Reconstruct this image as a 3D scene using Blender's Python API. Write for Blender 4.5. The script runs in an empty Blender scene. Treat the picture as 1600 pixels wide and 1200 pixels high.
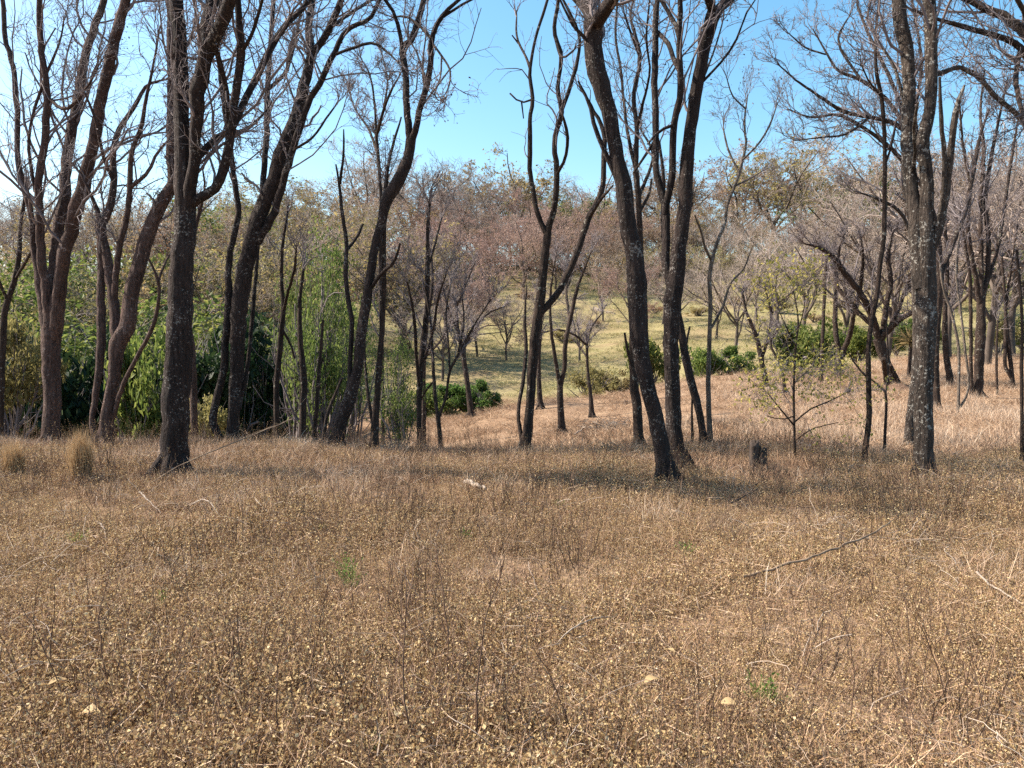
import bpy, math, random
import numpy as np
from mathutils import Vector

R = np.random.default_rng(7)
random.seed(7)
S = bpy.context.scene
C = S.collection

# ------------------------------------------------------------------ camera, sky, sun, exposure
F = 1250.0                      # focal length in photograph pixels (1600 wide)
HORIZON = 520.0                 # eye level row in the photograph
EYE = 1.6
PITCH = math.atan((600 - HORIZON) / F)
cam_d = bpy.data.cameras.new('camera')
cam = bpy.data.objects.new('camera', cam_d)
C.objects.link(cam)
cam.location = (0, 0, EYE)
cam.rotation_euler = (math.radians(90) - PITCH, 0, 0)
cam_d.sensor_width = 36
cam_d.lens = 36 * F / 1600
cam_d.clip_start = 0.05
cam_d.clip_end = 3000
S.camera = cam

SUN_AZ = math.radians(-80)      # left of the view direction (+Y)
SUN_EL = math.radians(43)
world = bpy.data.worlds.new('World')
S.world = world
world.use_nodes = True
wn, wl = world.node_tree.nodes, world.node_tree.links
bg = wn['Background']
sky = wn.new('ShaderNodeTexSky')
sky.sky_type = 'NISHITA'
sky.sun_disc = False
sky.sun_elevation = SUN_EL
sky.sun_rotation = SUN_AZ
sky.air_density = 1.0
sky.dust_density = 1.7
sky.ozone_density = 1.0
hs = wn.new('ShaderNodeHueSaturation')
hs.inputs['Hue'].default_value = 0.485
hs.inputs['Saturation'].default_value = 1.3
hs.inputs['Value'].default_value = 1.0
wl.new(sky.outputs[0], hs.inputs['Color'])
wl.new(hs.outputs[0], bg.inputs['Color'])
bg.inputs['Strength'].default_value = 0.115

sd = bpy.data.lights.new('sun', 'SUN')
sd.energy = 4.9
sd.angle = math.radians(0.53)
sd.color = (1.0, 0.895, 0.75)
sun = bpy.data.objects.new('sun', sd)
C.objects.link(sun)
sdir = Vector((math.sin(SUN_AZ) * math.cos(SUN_EL), math.cos(SUN_AZ) * math.cos(SUN_EL), math.sin(SUN_EL)))
sun.rotation_euler = (-sdir).to_track_quat('-Z', 'Y').to_euler()
sun.location = (-20, 15, 30)

S.view_settings.view_transform = 'Standard'
S.view_settings.look = 'None'
S.view_settings.exposure = 1.3
S.view_settings.gamma = 1
S.view_settings.use_curve_mapping = False
S.render.engine = 'CYCLES'
S.cycles.max_bounces = 5
S.cycles.diffuse_bounces = 2
S.cycles.glossy_bounces = 1
S.cycles.transmission_bounces = 3
S.cycles.transparent_max_bounces = 4
S.cycles.use_denoising = False
S.cycles.caustics_reflective = False
S.cycles.caustics_refractive = False

# ------------------------------------------------------------------ helpers
def tag(o, label=None, cat=None, group=None, kind=None):
    if label: o['label'] = label
    if cat: o['category'] = cat
    if group: o['group'] = group
    if kind: o['kind'] = kind
    return o

def empty(name, loc, rz=0.0):
    o = bpy.data.objects.new(name, None)
    C.objects.link(o)
    o.location = loc
    o.rotation_euler = (0, 0, rz)
    o.empty_display_size = 0.2
    return o

def mesh_np(name, V, faces, smooth=True):
    """faces: list of int arrays (n,k)"""
    me = bpy.data.meshes.new(name)
    V = np.asarray(V, dtype=np.float32)
    me.vertices.add(len(V))
    me.vertices.foreach_set('co', V.ravel())
    faces = [np.asarray(f, dtype=np.int32) for f in faces if len(f)]
    if faces:
        li = np.concatenate([f.ravel() for f in faces])
        tot = np.concatenate([np.full(len(f), f.shape[1], np.int32) for f in faces])
        st = np.concatenate([[0], np.cumsum(tot)[:-1]]).astype(np.int32)
        me.loops.add(len(li))
        me.loops.foreach_set('vertex_index', li)
        me.polygons.add(len(tot))
        me.polygons.foreach_set('loop_start', st)
        me.polygons.foreach_set('loop_total', tot)
        me.polygons.foreach_set('use_smooth', np.full(len(tot), smooth))
    me.update(calc_edges=True)
    return me

def link(name, me, mat, parent=None, loc=None):
    o = bpy.data.objects.new(name, me)
    C.objects.link(o)
    if mat is not None and len(me.materials) == 0:
        for m in (mat if isinstance(mat, (list, tuple)) else [mat]):
            me.materials.append(m)
    if parent is not None: o.parent = parent
    if loc is not None: o.location = loc
    return o

def norm(a):
    return a / np.maximum(np.linalg.norm(a, axis=-1, keepdims=True), 1e-9)

class Geo:
    """collects tubes and leaves for ONE mesh"""
    def __init__(self): self.V, self.Q, self.T, self.n, self.mq, self.mt = [], [], [], 0, [], []
    def add(self, V, Q=None, T=None, mat=0):
        V = np.asarray(V).reshape(-1, 3)
        if Q is not None and len(Q): self.Q.append(np.asarray(Q) + self.n); self.mq.append(np.full(len(Q), mat))
        if T is not None and len(T): self.T.append(np.asarray(T) + self.n); self.mt.append(np.full(len(T), mat))
        self.V.append(V); self.n += len(V)
    def tubes(self, P, Rr, s=3, mat=0, rough=0.0, cap=False):
        """P (M,N,3) centre lines, Rr (M,N) radii"""
        P = np.asarray(P, float); Rr = np.asarray(Rr, float)
        M, N = P.shape[:2]
        if M == 0: return
        t = norm(np.gradient(P, axis=1))
        mean = norm(t.mean(axis=1))
        ref = np.where(np.abs(mean[:, 1:2]) < 0.8, np.array([[0., 1, 0]]), np.array([[1., 0, 0]]))
        u0 = norm(np.cross(mean, ref))[:, None, :]
        u = norm(u0 - (u0 * t).sum(-1, keepdims=True) * t)
        v = np.cross(t, u)
        a = np.arange(s) / s * 2 * math.pi
        rr = Rr[:, :, None] * np.ones(s)
        if rough > 0:
            seg = np.cumsum(np.concatenate([np.zeros((M, 1)), np.linalg.norm(np.diff(P, axis=1), axis=-1)], 1), 1)[:, :, None]
            k = np.zeros_like(rr)
            for amp, fa, fz in ((1, 2, 1.3), (.8, 3, 2.1), (.7, 5, 3.7), (.5, 7, 9.), (.45, 4, 17.), (.3, 9, 29.)):
                k += amp * np.sin(a * fa + seg * fz + R.uniform(0, 6.28) + 1.5 * np.sin(seg * fz * .6 + R.uniform(0, 6.28)))
            k += R.normal(0, 1.0, k.shape) * .6
            rr = rr * (1 + rough * k)
        V = P[:, :, None, :] + rr[..., None] * (np.cos(a)[None, None, :, None] * u[:, :, None, :] + np.sin(a)[None, None, :, None] * v[:, :, None, :])
        idx = np.arange(M * N * s).reshape(M, N, s)
        b = np.roll(idx, -1, axis=2)
        Q = np.stack([idx[:, :-1], b[:, :-1], b[:, 1:], idx[:, 1:]], -1).reshape(-1, 4)
        self.add(V, Q, None, mat)
        if cap:
            for m in range(M):
                c = self.n
                self.add(np.concatenate([V[m, -1], V[m, -1].mean(0, keepdims=True) + t[m, -1] * Rr[m, -1] * .3]), None,
                         [(i, (i + 1) % s, s) for i in range(s)], mat)
    def leaves(self, ctr, size, mat=0, fold=0.35, up=0.3, asp=0.55):
        """folded leaf: two quads meeting at a midrib"""
        ctr = np.asarray(ctr, float); n = len(ctr)
        if n == 0: return
        size = np.broadcast_to(np.asarray(size, float), (n,))[:, None]
        d = norm(R.normal(size=(n, 3)))
        nn = norm(R.normal(size=(n, 3)) * (1 - up) + np.array([0, 0, 1.]) * up * 2)
        side = norm(np.cross(d, nn)); nn = np.cross(side, d)
        w = size * asp * .5
        f = nn * w * R.uniform(0, 2 * fold, (n, 1))
        A = ctr - d * size * .5; B = ctr + d * size * .5
        L1 = ctr - d * size * .12 + side * w + f; L2 = ctr - d * size * .12 - side * w + f
        V = np.stack([A, L1, B, L2], 1)
        base = np.arange(n)[:, None] * 4
        T = np.concatenate([base + np.array([0, 1, 2]), base + np.array([0, 2, 3])])
        self.add(V, None, T, mat)
    def blades(self, root, tip, width, mat=0, sag=0.0):
        """thin two-segment blades"""
        root = np.asarray(root, float); tip = np.asarray(tip, float); n = len(root)
        d = tip - root
        side = norm(np.cross(d, norm(R.normal(size=(n, 3)))))
        w = np.broadcast_to(np.asarray(width, float), (n,))[:, None]
        mid = root + d * .55 + norm(R.normal(size=(n, 3))) * np.linalg.norm(d, axis=1, keepdims=True) * .1
        tip = tip - np.array([0, 0, 1.]) * sag * R.uniform(0, 1, (n, 1))
        V = np.stack([root - side * w * .5, root + side * w * .5, mid - side * w * .4, mid + side * w * .4, tip], 1)
        b = np.arange(n)[:, None] * 5
        self.add(V, b + np.array([0, 1, 3, 2]), b + np.array([2, 3, 4]), mat)
    def mesh(self, name, smooth=True):
        V = np.concatenate(self.V)
        fs, ms = [], []
        if self.Q: fs.append(np.concatenate(self.Q)); ms.append(np.concatenate(self.mq))
        if self.T: fs.append(np.concatenate(self.T)); ms.append(np.concatenate(self.mt))
        me = mesh_np(name, V, fs, smooth)
        me.polygons.foreach_set('material_index', np.concatenate(ms).astype(np.int32))
        return me
    def build(self, name, mats, parent=None, smooth=True, loc=None):
        me = self.mesh(name, smooth)
        for m in (mats if isinstance(mats, (list, tuple)) else [mats]): me.materials.append(m)
        return link(name, me, None, parent, loc)

def spawn(P, Rr, k, N=4, t0=.25, t1=1.0, ang=(25, 60), ratio=(.4, .7), rscale=.6, wig=.25, up=.1, lmin=0.0, rng=R, rmin=0.0):
    """k children on every parent centre line, all at once"""
    M, n = P.shape[:2]
    L = np.linalg.norm(np.diff(P, axis=1), axis=-1).sum(1)
    t = rng.uniform(t0, t1, (M, k))
    x = t * (n - 1); i = np.minimum(x.astype(int), n - 2); f = (x - i)[..., None]
    ar = np.arange(M)[:, None]
    p = P[ar, i] * (1 - f) + P[ar, i + 1] * f
    tn = norm(P[ar, i + 1] - P[ar, i])
    r0 = Rr[ar, i] * (1 - f[..., 0]) + Rr[ar, i + 1] * f[..., 0]
    a = np.radians(rng.uniform(ang[0], ang[1], (M, k, 1)))
    q = norm(np.cross(tn, norm(rng.normal(size=(M, k, 3)))))
    d = norm(tn * np.cos(a) + q * np.sin(a) + np.array([0, 0, up]))
    ln = np.maximum(L[:, None] * rng.uniform(ratio[0], ratio[1], (M, k)) * (1.15 - .55 * t), lmin)
    p = p.reshape(-1, 3); d = d.reshape(-1, 3); ln = ln.reshape(-1, 1)
    r0 = np.maximum(r0.reshape(-1) * rscale * rng.uniform(.7, 1.1, M * k), rmin)
    pts = [p]
    for j in range(N - 1):
        p = p + d * ln / (N - 1)
        pts.append(p)
        d = norm(d + rng.normal(size=d.shape) * wig + np.array([0, 0, up]))
    rr = r0[:, None] * np.linspace(1, .35, N)[None, :]
    return np.stack(pts, 1), np.maximum(rr, rmin * .6)

def catmull(pts, m):
    """resample control points (n,k) smoothly to m points"""
    pts = np.asarray(pts, float)
    n = len(pts)
    if n == 2: return pts[0] + (pts[1] - pts[0]) * np.linspace(0, 1, m)[:, None]
    seg = np.linalg.norm(np.diff(pts[:, :3], axis=0), axis=1)
    s = np.concatenate([[0], np.cumsum(seg)]); s /= s[-1]
    x = np.linspace(0, 1, m)
    i = np.clip(np.searchsorted(s, x, 'right') - 1, 0, n - 2)
    h = (s[i + 1] - s[i])[:, None]; t = ((x - s[i]) / (s[i + 1] - s[i]))[:, None]
    mt = np.gradient(pts, s, axis=0)
    a, b = pts[i], pts[i + 1]
    return (2*t**3 - 3*t**2 + 1)*a + (t**3 - 2*t**2 + t)*h*mt[i] + (-2*t**3 + 3*t**2)*b + (t**3 - t**2)*h*mt[i + 1]

# ------------------------------------------------------------------ terrain
COLS = {  # photograph column -> (distance, height) of the ground along it
    -300: [(0,0),(8,0),(12,-.10),(15,-.6),(20,-2.4),(28,-4.6),(38,-4.4),(50,-2),(70,3),(100,8),(125,11),(150,12.5),(190,13),(300,13),(600,13)],
    200:  [(0,0),(8,0),(12,-.14),(15,-.65),(20,-2.5),(28,-4.8),(38,-4.6),(50,-2),(70,3),(100,8),(125,11),(150,12.5),(190,13),(300,13),(600,13)],
    450:  [(0,0),(8,0),(12,-.15),(15,-.75),(20,-2.0),(28,-3.3),(38,-3.6),(50,-2),(70,2.5),(100,8),(125,11.5),(150,13),(190,14),(300,14),(600,14)],
    650:  [(0,0),(8,0),(11.5,-.17),(15,-.85),(22,-1.8),(28,-2.15),(34,-2.2),(39,-3.0),(46,-2.5),(60,-.3),(80,2.9),(110,9.3),(130,12.3),(150,13.8),(190,15),(300,15),(600,15)],
    900:  [(0,0),(8,0),(11,-.13),(14,-.6),(22,-1.2),(28,-1.3),(36,-1.4),(40,-2.3),(45,-2.2),(58,-.7),(80,2.9),(110,8.8),(130,12),(150,13.5),(190,15),(300,15),(600,15)],
    1150: [(0,0),(8,0),(11,-.09),(14,-.38),(20,-.64),(30,-.6),(38,-.5),(42,-1.4),(48,-1.1),(62,.4),(80,3.5),(110,9.3),(130,12.5),(150,14),(190,15),(300,15),(600,15)],
    1450: [(0,0),(8,0),(11,-.2),(15,-.44),(22,-.5),(32,-.4),(42,.25),(47,.1),(55,.6),(70,2.7),(110,9.5),(130,12.5),(150,14),(190,15),(300,15),(600,15)],
    1900: [(0,0),(8,0),(11,-.1),(15,-.3),(22,-.2),(32,.1),(42,.6),(47,.6),(55,1.1),(70,3.2),(110,9.5),(130,12),(150,13.5),(190,14),(300,14),(600,14)],
}
_ck = sorted(COLS)
_GD = np.concatenate([np.linspace(0, 60, 241), np.linspace(61, 600, 300)])
def _prof(p):
    d, z = np.array(p, float).T
    m = np.gradient(z, d)
    m[:2] = 0
    i = np.clip(np.searchsorted(d, _GD, 'right') - 1, 0, len(d) - 2)
    h = d[i+1] - d[i]; t = np.clip((_GD - d[i]) / h, 0, 1)
    return (2*t**3-3*t**2+1)*z[i] + (t**3-2*t**2+t)*h*m[i] + (-2*t**3+3*t**2)*z[i+1] + (t**3-t**2)*h*m[i+1]
_PROF = np.array([_prof(COLS[k]) for k in _ck])
_CU = np.array([(k - 800) / F for k in _ck])
def ground_z(x, y, fine=True):
    x = np.asarray(x, float); y = np.asarray(y, float)
    d = np.clip(y, 0, 599)
    u = np.clip(x / np.maximum(d, .5), _CU[0], _CU[-1] - 1e-6)
    j = np.clip(np.searchsorted(_CU, u, 'right') - 1, 0, len(_CU) - 2)
    w = (u - _CU[j]) / (_CU[j+1] - _CU[j]); w = w * w * (3 - 2 * w)
    x0 = np.where(d < 60, d * 4, 240 + (d - 60) / 1.80602); x0 = np.clip(x0, 0, len(_GD) - 1.001)
    k = x0.astype(int); f = x0 - k
    za = _PROF[j, k] * (1 - f) + _PROF[j, k+1] * f
    zb = _PROF[j+1, k] * (1 - f) + _PROF[j+1, k+1] * f
    z = za * (1 - w) + zb * w
    big = np.clip((d - 45) / 40, 0, 1)
    z = z + big * (.35 * np.sin(x * .16 + y * .07) + .3 * np.sin(x * .07 - y * .21 + 1.3) + .22 * np.sin(x*.31 + 2) * np.sin(y*.27))
    if fine:
        z = z + .022 * np.sin(x * 2.3 + 1.1 * np.sin(y * 1.7)) * np.sin(y * 2.1 + .8 * np.sin(x * 1.3)) + .03 * np.sin(x * .9 + 2) * np.sin(y * .8 + 1)
    return z

_cp, _sp = math.cos(PITCH), math.sin(PITCH)
def ray(px, py):
    a = (px - 800) / F; b = (600 - py) / F
    return np.array([a, _cp + b * _sp, -_sp + b * _cp])     # camera pitched down
def at(px, py, d):
    r = ray(px, py)
    return np.array([0, 0, EYE]) + r * (d / r[1])
def hit(px, py, dmin=2.0, dmax=300):
    r = ray(px, py)
    ds = np.geomspace(dmin, dmax, 3000)
    x = r[0] / r[1] * ds; z = EYE + r[2] / r[1] * ds
    g = ground_z(x, ds)
    k = np.argmax(z < g)
    if z[k] >= g[k]: k = -1
    return np.array([x[k], ds[k], g[k]])
def px_of(p):
    x, y, z = p[0], p[1], p[2] - EYE
    zc = y * _cp - z * _sp; yc = y * _sp + z * _cp
    return 800 + F * x / zc, 600 - F * yc / zc

# ------------------------------------------------------------------ materials
def mat(name):
    m = bpy.data.materials.new(name)
    m.use_nodes = True
    nt = m.node_tree
    b = nt.nodes['Principled BSDF']
    b.inputs['Roughness'].default_value = .85
    b.inputs['Specular IOR Level'].default_value = .25
    return m, nt.nodes, nt.links, b
def ramp(n, stops, interp='LINEAR'):
    r = n.new('ShaderNodeValToRGB')
    r.color_ramp.interpolation = interp
    e = r.color_ramp.elements
    while len(e) < len(stops): e.new(.5)
    for k, (p, c) in enumerate(stops):
        e[k].position = p; e[k].color = (*c, 1)
    return r
def noise(n, l, vec, scale, detail=4, rough=.6):
    t = n.new('ShaderNodeTexNoise'); t.inputs['Scale'].default_value = scale
    t.inputs['Detail'].default_value = detail; t.inputs['Roughness'].default_value = rough
    l.new(vec, t.inputs['Vector']); return t
def mix(n, l, fac, a, b, mode='MIX'):
    m = n.new('ShaderNodeMix'); m.data_type = 'RGBA'; m.blend_type = mode
    if isinstance(fac, (int, float)): m.inputs[0].default_value = fac
    else: l.new(fac, m.inputs[0])
    for k, s in ((6, a), (7, b)):
        if isinstance(s, tuple): m.inputs[k].default_value = (*s, 1)
        else: l.new(s, m.inputs[k])
    return m.outputs[2]
def mapping(n, l, vec, scale):
    m = n.new('ShaderNodeMapping'); m.inputs['Scale'].default_value = scale
    l.new(vec, m.inputs['Vector']); return m.outputs[0]

def bark(name, dark, light, lichen, amount, spot=26):
    m, n, l, b = mat(name)
    tc = n.new('ShaderNodeTexCoord'); v = tc.outputs['Object']
    st = mapping(n, l, v, (1, 1, .28))
    n1 = noise(n, l, st, 34, 6, .7)
    n2 = noise(n, l, v, 2.2, 4)
    r1 = ramp(n, [(.32, dark), (.68, light)]); l.new(n1.outputs[0], r1.inputs[0])
    c = mix(n, l, n2.outputs[0], r1.outputs[0], tuple(x * .8 for x in dark), 'MIX')
    n6 = noise(n, l, mapping(n, l, v, (1, 1, .1)), 30, 5, .75)
    r6 = ramp(n, [(.36, (.35, .33, .32)), (.52, (1, 1, 1))]); l.new(n6.outputs[0], r6.inputs[0])
    c = mix(n, l, 1.0, c, r6.outputs[0], 'MULTIPLY')
    n7 = noise(n, l, v, 1.3, 4, .7); r7 = ramp(n, [(.35, (.75, .72, .70)), (.65, (1.35, 1.28, 1.22))]); l.new(n7.outputs[0], r7.inputs[0])
    c = mix(n, l, 1.0, c, r7.outputs[0], 'MULTIPLY')
    # lichen: small pale discs and blotches
    vo = n.new('ShaderNodeTexVoronoi'); vo.inputs['Scale'].default_value = spot; l.new(v, vo.inputs['Vector'])
    n3 = noise(n, l, v, spot * .55, 4, .7)
    n4 = noise(n, l, v, 3.1, 3)
    ad = n.new('ShaderNodeMath'); ad.operation = 'ADD'; l.new(n3.outputs[0], ad.inputs[0])
    mu = n.new('ShaderNodeMath'); mu.operation = 'MULTIPLY'; mu.inputs[1].default_value = .55; l.new(n4.outputs[0], mu.inputs[0]); l.new(mu.outputs[0], ad.inputs[1])
    sb = n.new('ShaderNodeMath'); sb.operation = 'SUBTRACT'; l.new(ad.outputs[0], sb.inputs[0])
    m2 = n.new('ShaderNodeMath'); m2.operation = 'MULTIPLY'; m2.inputs[1].default_value = .22; l.new(vo.outputs['Distance'], m2.inputs[0]); l.new(m2.outputs[0], sb.inputs[1])
    rr = ramp(n, [(.80 - amount, (0, 0, 0)), (.86 - amount, (1, 1, 1))]); l.new(sb.outputs[0], rr.inputs[0])
    c = mix(n, l, rr.outputs[0], c, lichen)
    l.new(c, b.inputs['Base Color'])
    vc = n.new('ShaderNodeTexVoronoi'); vc.feature = 'DISTANCE_TO_EDGE'; vc.inputs['Scale'].default_value = 22
    wn_ = noise(n, l, st, 12, 3); va = n.new('ShaderNodeVectorMath'); va.operation = 'SCALE'; va.inputs['Scale'].default_value = .12
    l.new(wn_.outputs['Color'], va.inputs[0]); vadd = n.new('ShaderNodeVectorMath'); l.new(st, vadd.inputs[0]); l.new(va.outputs[0], vadd.inputs[1]); l.new(vadd.outputs[0], vc.inputs['Vector'])
    hsum = n.new('ShaderNodeMath'); hsum.operation = 'ADD'; l.new(n1.outputs[0], hsum.inputs[0]); hm = n.new('ShaderNodeMath'); hm.operation = 'MULTIPLY_ADD'; hm.inputs[1].default_value = 1.6; l.new(n6.outputs[0], hm.inputs[0]); l.new(vc.outputs['Distance'], hm.inputs[2]); l.new(hm.outputs[0], hsum.inputs[1])
    bp = n.new('ShaderNodeBump'); bp.inputs['Strength'].default_value = 1.0; bp.inputs['Distance'].default_value = .035
    l.new(hsum.outputs[0], bp.inputs['Height']); l.new(bp.outputs[0], b.inputs['Normal'])
    b.inputs['Roughness'].default_value = .9
    return m

def leafmat(name, stops, trans=.45, rough=.6, tint=None, per_obj=.0):
    """leaf colour picked per leaf, light passing through"""
    m, n, l, b = mat(name)
    g = n.new('ShaderNodeNewGeometry')
    r = ramp(n, stops); l.new(g.outputs['Random Per Island'], r.inputs[0])
    c = r.outputs[0]
    if per_obj:
        oi = n.new('ShaderNodeObjectInfo')
        h = n.new('ShaderNodeHueSaturation'); l.new(c, h.inputs['Color'])
        mr = n.new('ShaderNodeMapRange'); mr.inputs[3].default_value = 1 - per_obj; mr.inputs[4].default_value = 1 + per_obj
        l.new(oi.outputs['Random'], mr.inputs[0]); l.new(mr.outputs[0], h.inputs['Value'])
        mh = n.new('ShaderNodeMapRange'); mh.inputs[3].default_value = .5 - .035 * per_obj * 3; mh.inputs[4].default_value = .5 + .02 * per_obj * 3
        wn2 = n.new('ShaderNodeTexWhiteNoise'); wn2.noise_dimensions = '1D'; l.new(oi.outputs['Random'], wn2.inputs['W'])
        l.new(wn2.outputs['Value'], mh.inputs[0]); l.new(mh.outputs[0], h.inputs['Hue'])
        c = h.outputs[0]
    l.new(c, b.inputs['Base Color'])
    b.inputs['Roughness'].default_value = rough
    if trans > 0:
        t = n.new('ShaderNodeBsdfTranslucent'); l.new(c, t.inputs['Color'])
        mx = n.new('ShaderNodeMixShader'); mx.inputs[0].default_value = trans
        l.new(b.outputs[0], mx.inputs[1]); l.new(t.outputs[0], mx.inputs[2])
        l.new(mx.outputs[0], n['Material Output'].inputs['Surface'])
    return m

BARK_DARK = bark('bark_dark', (.020, .0145, .014), (.095, .068, .06), (.24, .22, .20), .02, 60)
BARK_FLARE = bark('bark_flare_tinted', (.065, .043, .038), (.235, .158, .135), (.26, .2, .18), .0, 40)  # left trunks: pink lens flare and lit bark put into the base colour
BARK_PALE = bark('bark_lichened', (.035, .028, .025), (.19, .155, .13), (.34, .32, .285), .05, 46)
BARK_MID = bark('bark_brown', (.030, .021, .018), (.125, .088, .07), (.26, .24, .20), .0)
BARK_GREY = bark('bark_bleached', (.12, .10, .085), (.33, .28, .23), (.4, .38, .34), .0)

def plain(name, a, b_, scale=8):
    m, n, l, b = mat(name)
    tc = n.new('ShaderNodeTexCoord')
    nz = noise(n, l, tc.outputs['Object'], scale, 4)
    r = ramp(n, [(.3, a), (.7, b_)]); l.new(nz.outputs[0], r.inputs[0])
    l.new(r.outputs[0], b.inputs['Base Color']); b.inputs['Roughness'].default_value = .9
    return m
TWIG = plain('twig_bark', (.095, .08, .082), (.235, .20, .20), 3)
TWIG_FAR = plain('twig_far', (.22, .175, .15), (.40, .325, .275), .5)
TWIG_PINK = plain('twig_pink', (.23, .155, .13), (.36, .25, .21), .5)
TRUNK_FAR = plain('trunk_far', (.05, .04, .034), (.14, .11, .09), 1.5)

# ------------------------------------------------------------------ ground
def build_ground():
    na = 420
    az = np.concatenate([np.linspace(-.75, .75, 300, endpoint=False), np.linspace(.75, 2 * math.pi - .75, na - 300, endpoint=False)])
    rad = np.concatenate([[.05], np.geomspace(.5, 60, 230), np.linspace(61, 260, 110), np.geomspace(270, 1500, 24)])
    A, D = np.meshgrid(az, rad)
    X = np.sin(A) * D; Y = np.cos(A) * D
    Z = ground_z(X, Y)
    nr = len(rad)
    idx = np.arange(nr * na).reshape(nr, na)
    b = np.roll(idx, -1, axis=1)
    Q = np.stack([idx[:-1], idx[1:], b[1:], b[:-1]], -1).reshape(-1, 4)
    V = np.stack([X, Y, Z], -1).reshape(-1, 3)
    me = mesh_np('ground', V, [Q])
    # where the hillside beyond the gully is green pasture
    y = V[:, 1]; x = V[:, 0]
    pas = np.clip((y - 42 - .02 * np.abs(x)) / 7, 0, 1)
    at_ = me.attributes.new('pasture', 'FLOAT', 'POINT'); at_.data.foreach_set('value', pas.astype(np.float32))
    m, n, l, bs = mat('ground_soil')
    g = n.new('ShaderNodeNewGeometry'); v = g.outputs['Position']
    a1 = n.new('ShaderNodeAttribute'); a1.attribute_name = 'pasture'
    n1 = noise(n, l, v, 1.1, 6, .65); n2 = noise(n, l, v, 14, 5, .7); n3 = noise(n, l, v, .16, 5, .6); n5 = noise(n, l, mapping(n, l, v, (.5, 1.6, 1)), .32, 5, .7)
    dry = ramp(n, [(.3, (.11, .065, .04)), (.5, (.25, .163, .10)), (.7, (.36, .26, .165))]); l.new(n1.outputs[0], dry.inputs[0])
    dry2 = ramp(n, [(.3, (.08, .048, .032)), (.62, (.36, .245, .165))]); l.new(n2.outputs[0], dry2.inputs[0])
    d = mix(n, l, .5, dry.outputs[0], dry2.outputs[0])
    pa = ramp(n, [(.36, (.15, .10, .065)), (.50, (.31, .235, .135)), (.62, (.34, .295, .145)), (.76, (.26, .26, .10))]); l.new(n5.outputs[0], pa.inputs[0])
    pb = ramp(n, [(.35, (.10, .085, .045)), (.65, (.33, .29, .145))]); l.new(n2.outputs[0], pb.inputs[0])
    pc = ramp(n, [(.38, (.30, .21, .13)), (.55, (.22, .21, .09)), (.7, (.16, .2, .06))]); l.new(n3.outputs[0], pc.inputs[0])
    p = mix(n, l, .4, pa.outputs[0], pc.outputs[0]); p = mix(n, l, .3, p, pb.outputs[0])
    c = mix(n, l, a1.outputs['Fac'], d, p)
    l.new(c, bs.inputs['Base Color']); bs.inputs['Roughness'].default_value = 1; bs.inputs['Specular IOR Level'].default_value = .05
    bp = n.new('ShaderNodeBump'); bp.inputs['Strength'].default_value = .8; bp.inputs['Distance'].default_value = .06
    l.new(n2.outputs[0], bp.inputs['Height']); l.new(bp.outputs[0], bs.inputs['Normal'])
    o = link('ground', me, m)
    tag(o, kind='structure')
    o['label'] = 'dry brown ground falling to a gully and rising to a hillside pasture'
build_ground()

# ------------------------------------------------------------------ trees standing in front, traced limb by limb
BASES = []          # (x, y, radius) of placed trunks, kept clear by the scatter
def densify(pts, d0, dd, step):
    """pixel polyline (px,py,w) -> world centre line and radii at distance d0..d0+dd"""
    pts = np.array(pts, float)
    n = len(pts)
    s = np.concatenate([[0], np.cumsum(np.linalg.norm(np.diff(pts[:, :2], axis=0), axis=1))]); s = s / s[-1]
    ds = d0 + dd * s
    W = np.array([np.concatenate([at(p[0], p[1], q), [p[2] * .45 * q / F]]) for p, q in zip(pts, ds)])
    L = np.linalg.norm(np.diff(W[:, :3], axis=0), axis=1).sum()
    m = max(4, int(L / step))
    c = catmull(W, m)
    return c[:, :3], np.maximum(c[:, 3], .003), ds[-1]

def extend(P, r, length, rng):
    d = norm(P[-1] - P[-3]); k = max(4, int(length / .3)); pts = [P[-1]]
    for j in range(k):
        d = norm(d + rng.normal(size=3) * .13 + np.array([0, 0, .05]))
        pts.append(pts[-1] + d * length / k)
    return np.concatenate([P, np.array(pts[1:])]), np.concatenate([r, r[-1] * np.linspace(1, .25, k + 1)[1:]])

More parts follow.
